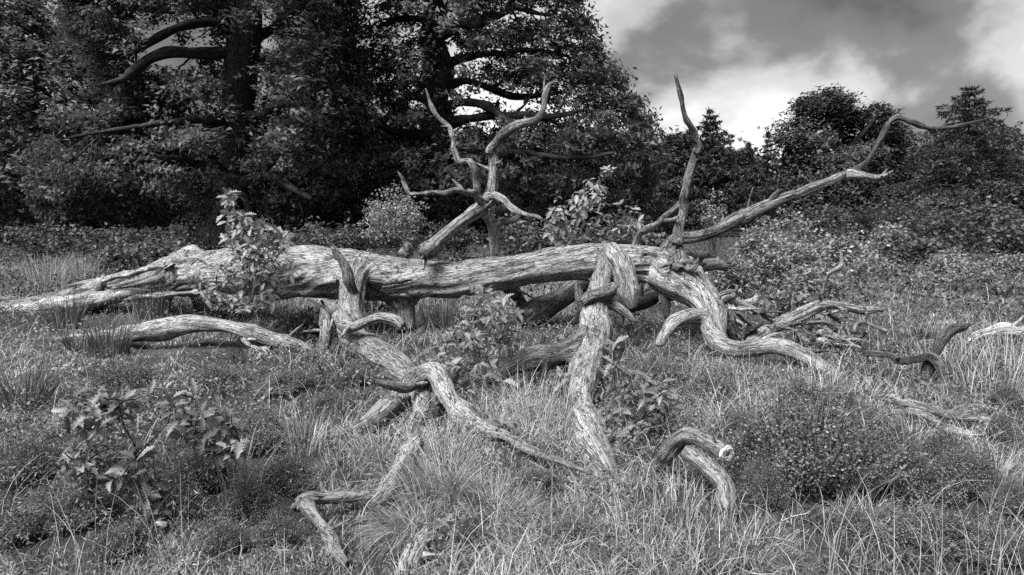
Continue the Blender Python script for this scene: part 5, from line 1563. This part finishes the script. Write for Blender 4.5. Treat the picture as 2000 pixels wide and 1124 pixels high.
def ground_cover():
    rng = np.random.default_rng(99)
    # short matted grass everywhere, growing in small tufts
    nc, per = 12500, 15
    cy = np.exp(rng.uniform(math.log(1.7), math.log(15.5), nc))
    cx = rng.uniform(-1, 1, nc) * (cy * 0.84 + 0.3)
    Y0 = np.repeat(cy, per); X0 = np.repeat(cx, per)
    ca = rng.uniform(0, 6.283, nc * per)
    cr = np.sqrt(rng.uniform(0, 1, nc * per)) * (0.012 + 0.010 * Y0)
    X, Y = X0 + np.cos(ca) * cr, Y0 + np.sin(ca) * cr
    n = len(X)
    ctone = np.repeat(rng.normal(size=nc) * 0.2, per)
    csize = np.repeat(rng.uniform(0.55, 1.5, nc), per)
    P = np.stack([X, Y, X * 0], -1)
    patch = fbm(P * 0.9, 12, 3); fine = fbm(P * 4.0, 13, 2)
    keep = rng.uniform(size=n) < np.clip(0.78 + 1.4 * patch + 0.8 * fine, 0.25, 1)
    keep &= outside(X, Y, rng)
    X, Y, P, patch, fine, ca, ctone, csize = (q[keep] for q in (X, Y, P, patch, fine, ca, ctone, csize))
    n = len(X)
    base = np.stack([X, Y, ground_z(X, Y) - 0.005], -1)
    a = ca + rng.normal(size=n) * 0.7
    d = np.stack([np.cos(a), np.sin(a)], -1)
    ln = rng.uniform(0.035, 0.10, n) * csize * (1 + 0.8 * np.clip(fine + patch, -0.5, 1))
    ln *= (1 + 0.04 * Y) * lowered(X, Y)
    tone = np.clip(0.29 + 0.28 * noise(P * 1.6, 19) + 0.42 * noise(P * 0.6 + 3, 20) + ctone * 1.2 + rng.normal(size=n) * 0.24, 0, 1)
    acc = Acc()
    blades(acc, base, d, ln, 0.0011 + 0.00042 * Y, rng.uniform(0.5, 1.9, n), tone, rng, 2)
    tag(link('meadow_grass', acc.mesh('meadow_grass', M_GRASS)), 'short matted heath grass covering the ground', 'grass', kind='stuff')
    # tall wispy straw
    n = 5200
    Y = np.exp(rng.uniform(math.log(2.0), math.log(12), n))
    X = rng.uniform(-1, 1, n) * (Y * 0.82)
    P = np.stack([X, Y, X * 0], -1)
    keep = rng.uniform(size=n) < np.clip(0.30 + 1.6 * fbm(P * 0.8, 31, 3), 0.03, 1)
    keep &= outside(X, Y, rng, 0.7)
    X, Y, P = X[keep], Y[keep], P[keep]; n = len(X)
    base = np.stack([X, Y, ground_z(X, Y) - 0.005], -1)
    a = rng.uniform(0, 6.283, n)
    acc = Acc()
    blades(acc, base, np.stack([np.cos(a), np.sin(a)], -1), rng.uniform(0.14, 0.42, n) * lowered(X, Y), 0.0006 + 0.00028 * Y, rng.uniform(0.05, 0.9, n), np.clip(rng.normal(size=n) * 0.25 + 0.5, 0, 1), rng, 4)
    tag(link('straw_grass', acc.mesh('straw_grass', M_STRAW)), 'thin dry straw stalks standing scattered in the grass', 'grass', kind='stuff')
    # long fallen strands bent over into the mat
    n = 9000
    Y = np.exp(rng.uniform(math.log(1.9), math.log(11), n))
    X = rng.uniform(-1, 1, n) * (Y * 0.82)
    P = np.stack([X, Y, X * 0], -1)
    keep = rng.uniform(size=n) < np.clip(0.45 + 1.6 * fbm(P * 0.8 + 9, 36, 3), 0.08, 1)
    keep &= outside(X, Y, rng, 0.8)
    X, Y = X[keep], Y[keep]; n = len(X)
    base = np.stack([X, Y, ground_z(X, Y) + 0.01], -1)
    a = rng.uniform(0, 6.283, n)
    acc = Acc()
    blades(acc, base, np.stack([np.cos(a), np.sin(a)], -1), rng.uniform(0.10, 0.34, n) * np.sqrt(lowered(X, Y)), 0.0005 + 0.00026 * Y, rng.uniform(0.7, 1.35, n), np.clip(rng.normal(size=n) * 0.3 + 0.5, 0, 1), rng, 5)
    tag(link('fallen_straw', acc.mesh('fallen_straw', M_STRAW)), 'long pale strands of dead grass bent down over the turf', 'grass', kind='stuff')
    # crumbly moss and heather sprigs among the grass
    n = 27000
    Y = np.exp(rng.uniform(math.log(1.9), math.log(15), n))
    X = rng.uniform(-1, 1, n) * (Y * 0.84 + .2)
    P = np.stack([X, Y, X * 0], -1)
    keep = rng.uniform(size=n) < np.clip(0.35 + 1.8 * fbm(P * 0.7 + 40, 41, 3), 0.04, 1)
    X, Y = X[keep], Y[keep]; n = len(X)
    h = rng.uniform(0.05, 0.15, n) * (1 + 0.03 * Y) * (1 + 1.1 * np.clip(fbm(np.stack([X, Y, X * 0], -1) * 0.7 + 40, 41, 3) * 2, 0, 1)) * lowered(X, Y)
    m = 6
    f = rng.uniform(0.1, 1, (n, m))
    C = np.stack([X, Y, ground_z(X, Y)], -1)
    lean = rng.normal(size=(n, 2)) * 0.3
    Pp = C[:, None] + np.stack([f * (h * lean[:, 0])[:, None], f * (h * lean[:, 1])[:, None], f * h[:, None]], -1) + rng.normal(size=(n, m, 3)) * 0.012
    acc = Acc()
    sz = 0.010 + 0.0026 * np.repeat(Y, m)
    leaf_cards(acc, Pp.reshape(-1, 3), sz, np.clip(rng.normal(size=n * m) * 0.2 + 0.3, 0, 1), 0.5, 'needle', rng, -0.6)
    tag(link('low_heather', acc.mesh('low_heather', M_HEATH)), 'low sprigs of heather and moss growing through the grass', 'heather', kind='stuff')
    # dead twigs and bark crumbs lying in the turf
    n = 550
    Y = np.exp(rng.uniform(math.log(2.0), math.log(8.5), n)); X = rng.uniform(-1, 1, n) * Y * 0.8
    A = np.stack([X, Y, ground_z(X, Y) + rng.uniform(0.015, 0.06, n)], -1)
    d = rng.normal(size=(n, 3)) * np.array([1, 1, 0.25]); d /= np.linalg.norm(d, axis=1)[:, None]
    V, Q, G = twigs(A, A + d * rng.uniform(0.05, 0.28, n)[:, None], 0.004, 0.0018, 0.1, rng)
    tag(link('twig_litter', mesh_from('twig_litter', V, Q, M_GREY, {'grain': G})), 'scattered dead twigs lying in the turf round the fallen oak', 'twigs', kind='stuff')
    # low leafy ground plants in patches: bilberry, bramble, seedlings
    n = 7000
    Y = np.exp(rng.uniform(math.log(3.0), math.log(9.5), n)); X = rng.uniform(-1, 1, n) * Y * 0.84
    P = np.stack([X, Y, X * 0], -1)
    keep = rng.uniform(size=n) < np.clip((0.02 + 2.2 * fbm(P * 0.9 + 17, 71, 3)) * np.clip((Y - 2.8) / 2, 0.1, 1), 0.01, 1)
    X, Y, P = X[keep], Y[keep], P[keep]; n = len(X)
    m = 9
    h = rng.uniform(0.05, 0.16, n) * lowered(X, Y)
    C = np.stack([X, Y, ground_z(X, Y)], -1)
    f = rng.uniform(0.3, 1, (n, m))
    Pp = C[:, None] + rng.normal(size=(n, m, 3)) * np.array([0.035, 0.035, 0]) + f[..., None] * h[:, None, None] * np.array([0, 0, 1.0])
    acc = Acc()
    leaf_cards(acc, Pp.reshape(-1, 3), 0.009 + 0.0028 * np.repeat(Y, m), np.clip(np.repeat(rng.uniform(0.1, 0.6, n), m) + rng.normal(size=n * m) * 0.12, 0, 1), 1.2, 'broad', rng)
    tag(link('leafy_undergrowth', acc.mesh('leafy_undergrowth', M_BUSH)), 'patches of small leafy ground plants growing through the heath grass', 'undergrowth', kind='stuff')
    # the dim heather field beyond
    n = 5000
    Y = rng.uniform(8.5, 30, n); X = rng.uniform(-1, 1, n) * (Y * 0.86)
    P = np.stack([X, Y, X * 0], -1)
    hgt = 0.24 + 0.2 * fbm(P * 0.6, 55, 3)
    C = np.stack([X, Y, ground_z(X, Y)], -1)
    m = 12
    Pp = C[:, None] + rng.normal(size=(n, m, 3)) * np.array([0.14, 0.14, 0]) + (rng.uniform(0, 1, (n, m, 1)) * hgt[:, None, None]) * np.array([0, 0, 1.0])
    keepf = ((X > 3.0) | (Y > 9.5)) & ~((np.abs(X) < 4.5) & (Y < 9.5))
    Pp = Pp[keepf]
    acc = Acc()
    leaf_cards(acc, Pp.reshape(-1, 3), 0.055, np.clip(rng.normal(size=Pp.shape[0] * m) * 0.25 + 0.4, 0, 1), 0.9, 'broad', rng)
    tag(link('heather_field', acc.mesh('heather_field', M_HEATHF)), 'dim field of heather stretching behind the fallen oak to the trees', 'heather', kind='stuff')


ground_cover()


def tussock(px, py, label, n, length, spread, seed, mat, name='grass_tussock', lean=(0, 0), bendr=(0.4, 1.4), width=0.0016, tone=0.5, group='grass tussocks on the heath'):
    rng = np.random.default_rng(seed)
    o = on_ground(px, py)
    acc = Acc()
    a = rng.uniform(0, 6.283, n); r = np.sqrt(rng.uniform(0, 1, n)) * spread
    base = np.stack([o[0] + np.cos(a) * r, o[1] + np.sin(a) * r, np.zeros(n)], -1)
    base[:, 2] = ground_z(base[:, 0], base[:, 1]) - 0.01
    d = np.stack([np.cos(a) + lean[0] + rng.normal(size=n) * 0.35, np.sin(a) + lean[1] + rng.normal(size=n) * 0.35], -1)
    blades(acc, base, d / (np.linalg.norm(d, axis=1)[:, None] + .3), length * rng.uniform(0.5, 1.15, n) * lowered(base[:, 0], base[:, 1]), np.full(n, width * (0.6 + 0.2 * o[1])), rng.uniform(*bendr, n),
           np.clip(rng.normal(size=n) * 0.25 + tone, 0, 1), rng, 5)
    ob = link(name, acc.mesh(name, mat, o))
    ob.location = o
    return tag(ob, label, 'grass tuft', group)


TS = [(965, 1010, 'big drooping tussock of fine grass in the centre foreground', 1500, 0.42, 0.16, M_GRASS, (0, -.2), (.5, 1.5), .5),
      (800, 1050, 'swept tussock lying over towards the crooked arm', 900, 0.45, 0.10, M_GRASS, (-.9, -.1), (.7, 1.5), .45),
      (860, 985, 'tussock of long swept strands beside the big drooping one', 500, 0.42, 0.10, M_GRASS, (-.5, 0), (.5, 1.3), .6),
      (1330, 1010, 'tall pale straw clump in front of the curled branch', 420, 0.55, 0.20, M_STRAW, (.1, 0), (.1, .8), .4),
      (1240, 1060, 'straw clump at the bottom between tussock and curled branch', 260, 0.5, 0.2, M_STRAW, (0, 0), (.1, .8), .4),
      (600, 880, 'pale straw clump left of the limb roots', 320, 0.42, 0.10, M_STRAW, (0, 0), (.2, 1.1), .6),
      (735, 900, 'hanging grass under the arched limb', 420, 0.42, 0.14, M_STRAW, (-.3, -.2), (.3, 1.2), .35),
      (880, 890, 'tall grass below the arch of the limb', 320, 0.4, 0.16, M_STRAW, (.1, 0), (.1, .9), .35),
      (1040, 830, 'tall grass between the arch and the middle limb', 420, 0.45, 0.25, M_STRAW, (0, 0), (.1, .9), .4),
      (1590, 770, 'pale tall grass where the right limb meets the ground', 420, 0.5, 0.22, M_STRAW, (.2, 0), (.1, .9), .55),
      (1650, 800, 'pale grass clump before the dark forked branch', 300, 0.48, 0.2, M_STRAW, (.3, 0), (.2, 1.0), .5),
      (1930, 760, 'large pale grass clump at the picture edge by the arched log', 700, 0.5, 0.35, M_STRAW, (-.2, 0), (.2, 1.0), .45),
      (1850, 720, 'pale grass clump round the foot of the dark forked branch', 350, 0.45, 0.25, M_STRAW, (0, 0), (.2, 1.0), .4),
      (1960, 700, 'pale grass behind the large clump at the edge', 400, 0.5, 0.35, M_STRAW, (0, 0), (.2, 1.0), .4),
      (1780, 880, 'pale tuft beneath the two side by side branches', 240, 0.3, 0.1, M_STRAW, (0, 0), (.1, 1.0), .55),
      (1950, 930, 'pale fine tuft beside the bare patch', 260, 0.28, 0.1, M_GRASS, (.2, 0), (.3, 1.2), .7),
      (1480, 1075, 'arching pale tussock along the bottom edge under the largest heather', 380, 0.3, 0.14, M_GRASS, (.6, 0), (.6, 1.5), .55),
      (1700, 1020, 'arching grass below the small bent stick', 200, 0.26, 0.15, M_GRASS, (.4, 0), (.6, 1.5), .5),
      (90, 560, 'tall pale grass behind the log butt at the picture edge', 500, 0.75, 0.45, M_STRAW, (0, 0), (.1, .7), .35),
      (160, 545, 'wispy tall grass behind the log butt', 350, 0.7, 0.35, M_STRAW, (0, 0), (.1, .7), .3),
      (860, 625, 'dark reedy grass under the trunk beside the support leg', 300, 0.5, 0.25, M_RUSH, (0, 0), (.05, .4), .5),
      (1040, 610, 'pale grass in the gap under the trunk', 420, 0.4, 0.5, M_GRASS, (0, 0), (.2, .9), .55),
      (560, 610, 'pale grass under the trunk behind the arched log', 500, 0.4, 0.5, M_GRASS, (0, 0), (.2, .9), .6),
      (470, 980, 'thin straw clump by the lobed oak sapling', 160, 0.4, 0.1, M_STRAW, (.3, 0), (.2, .8), .6),
      (660, 930, 'matted grass beside the thick cracked branch', 420, 0.28, 0.18, M_GRASS, (-.2, 0), (.4, 1.4), .5),
      (1110, 1010, 'fine grass at the foot of the middle limb', 480, 0.32, 0.2, M_GRASS, (0, -.1), (.3, 1.3), .45)]
for i, (px, py, lab, n, ln, sp, mt, le, be, tn) in enumerate(TS):
    tussock(px, py, lab, int(n * ((0.3 if px > 1200 else 0.45) if mt is M_STRAW else 1.2 if i < 3 else 0.8)), ln * (0.8 if mt is M_STRAW else 1.0 if i < 3 else 0.72), sp, 1000 + i, mt, 'grass_tussock', le, be, 0.0015, tn)
RS = [(215, 695, 'dark spiky rush clump before the arched log', 520, 0.42, 0.16, (.2, 0), (.1, .75)),
      (130, 648, 'dark rush clump in front of the splintered log butt', 380, 0.36, 0.16, (0, 0), (.05, .6)),
      (300, 618, 'rush clump leaning against the fallen trunk', 260, 0.38, 0.18, (.4, 0), (.2, .8)),
      (400, 612, 'rush clump at the foot of the tall oak sapling', 260, 0.36, 0.14, (-.1, 0), (.1, .6)),
      (50, 795, 'dark rush clump at the picture edge above the oak sapling', 420, 0.3, 0.14, (.1, 0), (.2, 1.0)),
      (150, 690, 'smaller dark rush clump beside the spiky one', 220, 0.3, 0.12, (-.3, 0), (.1, .9))]
for i, (px, py, lab, n, ln, sp, le, be) in enumerate(RS):
    tussock(px, py, lab, int(n * 0.5), ln * 1.3, sp, 1100 + i, M_RUSH, 'rush_clump', le, be, 0.0024, .4, 'dark rush clumps by the logs')

# small pale leaf on the ground
def pale_leaf():
    o = on_ground(325, 1043)
    V = []
    for j in range(14):
        a = j / 14 * 6.283
        r = 0.020 * (1 + 0.18 * math.cos(2 * a + .6) + 0.08 * math.sin(5 * a))
        V.append((r * math.cos(a), -0.006, r * math.sin(a) * 0.75 + 0.018 + 0.002 * math.sin(3 * a)))
    V.append((0, -0.013, 0.018))
    n = len(V)
    V += [(x, y + 0.004, z) for x, y, z in V]
    T = [[14, j, (j + 1) % 14] for j in range(14)] + [[n + 14, n + (j + 1) % 14, n + j] for j in range(14)]
    Q = [[j, n + j, n + (j + 1) % 14, (j + 1) % 14] for j in range(14)]
    m = leaf_mat('pale_dry_leaf', 0.75, 0.8, 0.1)
    ob = link('fallen_leaf', mesh_from('fallen_leaf', np.array(V), [np.array(Q), np.array(T)], m, {'tone': np.full(2 * n, 0.5)}, True))
    ob.location = o + np.array((0, -0.04, 0.04))
    ob.rotation_euler = (-0.6, 0.1, 0.2)
    tag(ob, 'small bright pale leaf lying on dark grass below the oak sapling', 'leaf')


pale_leaf()
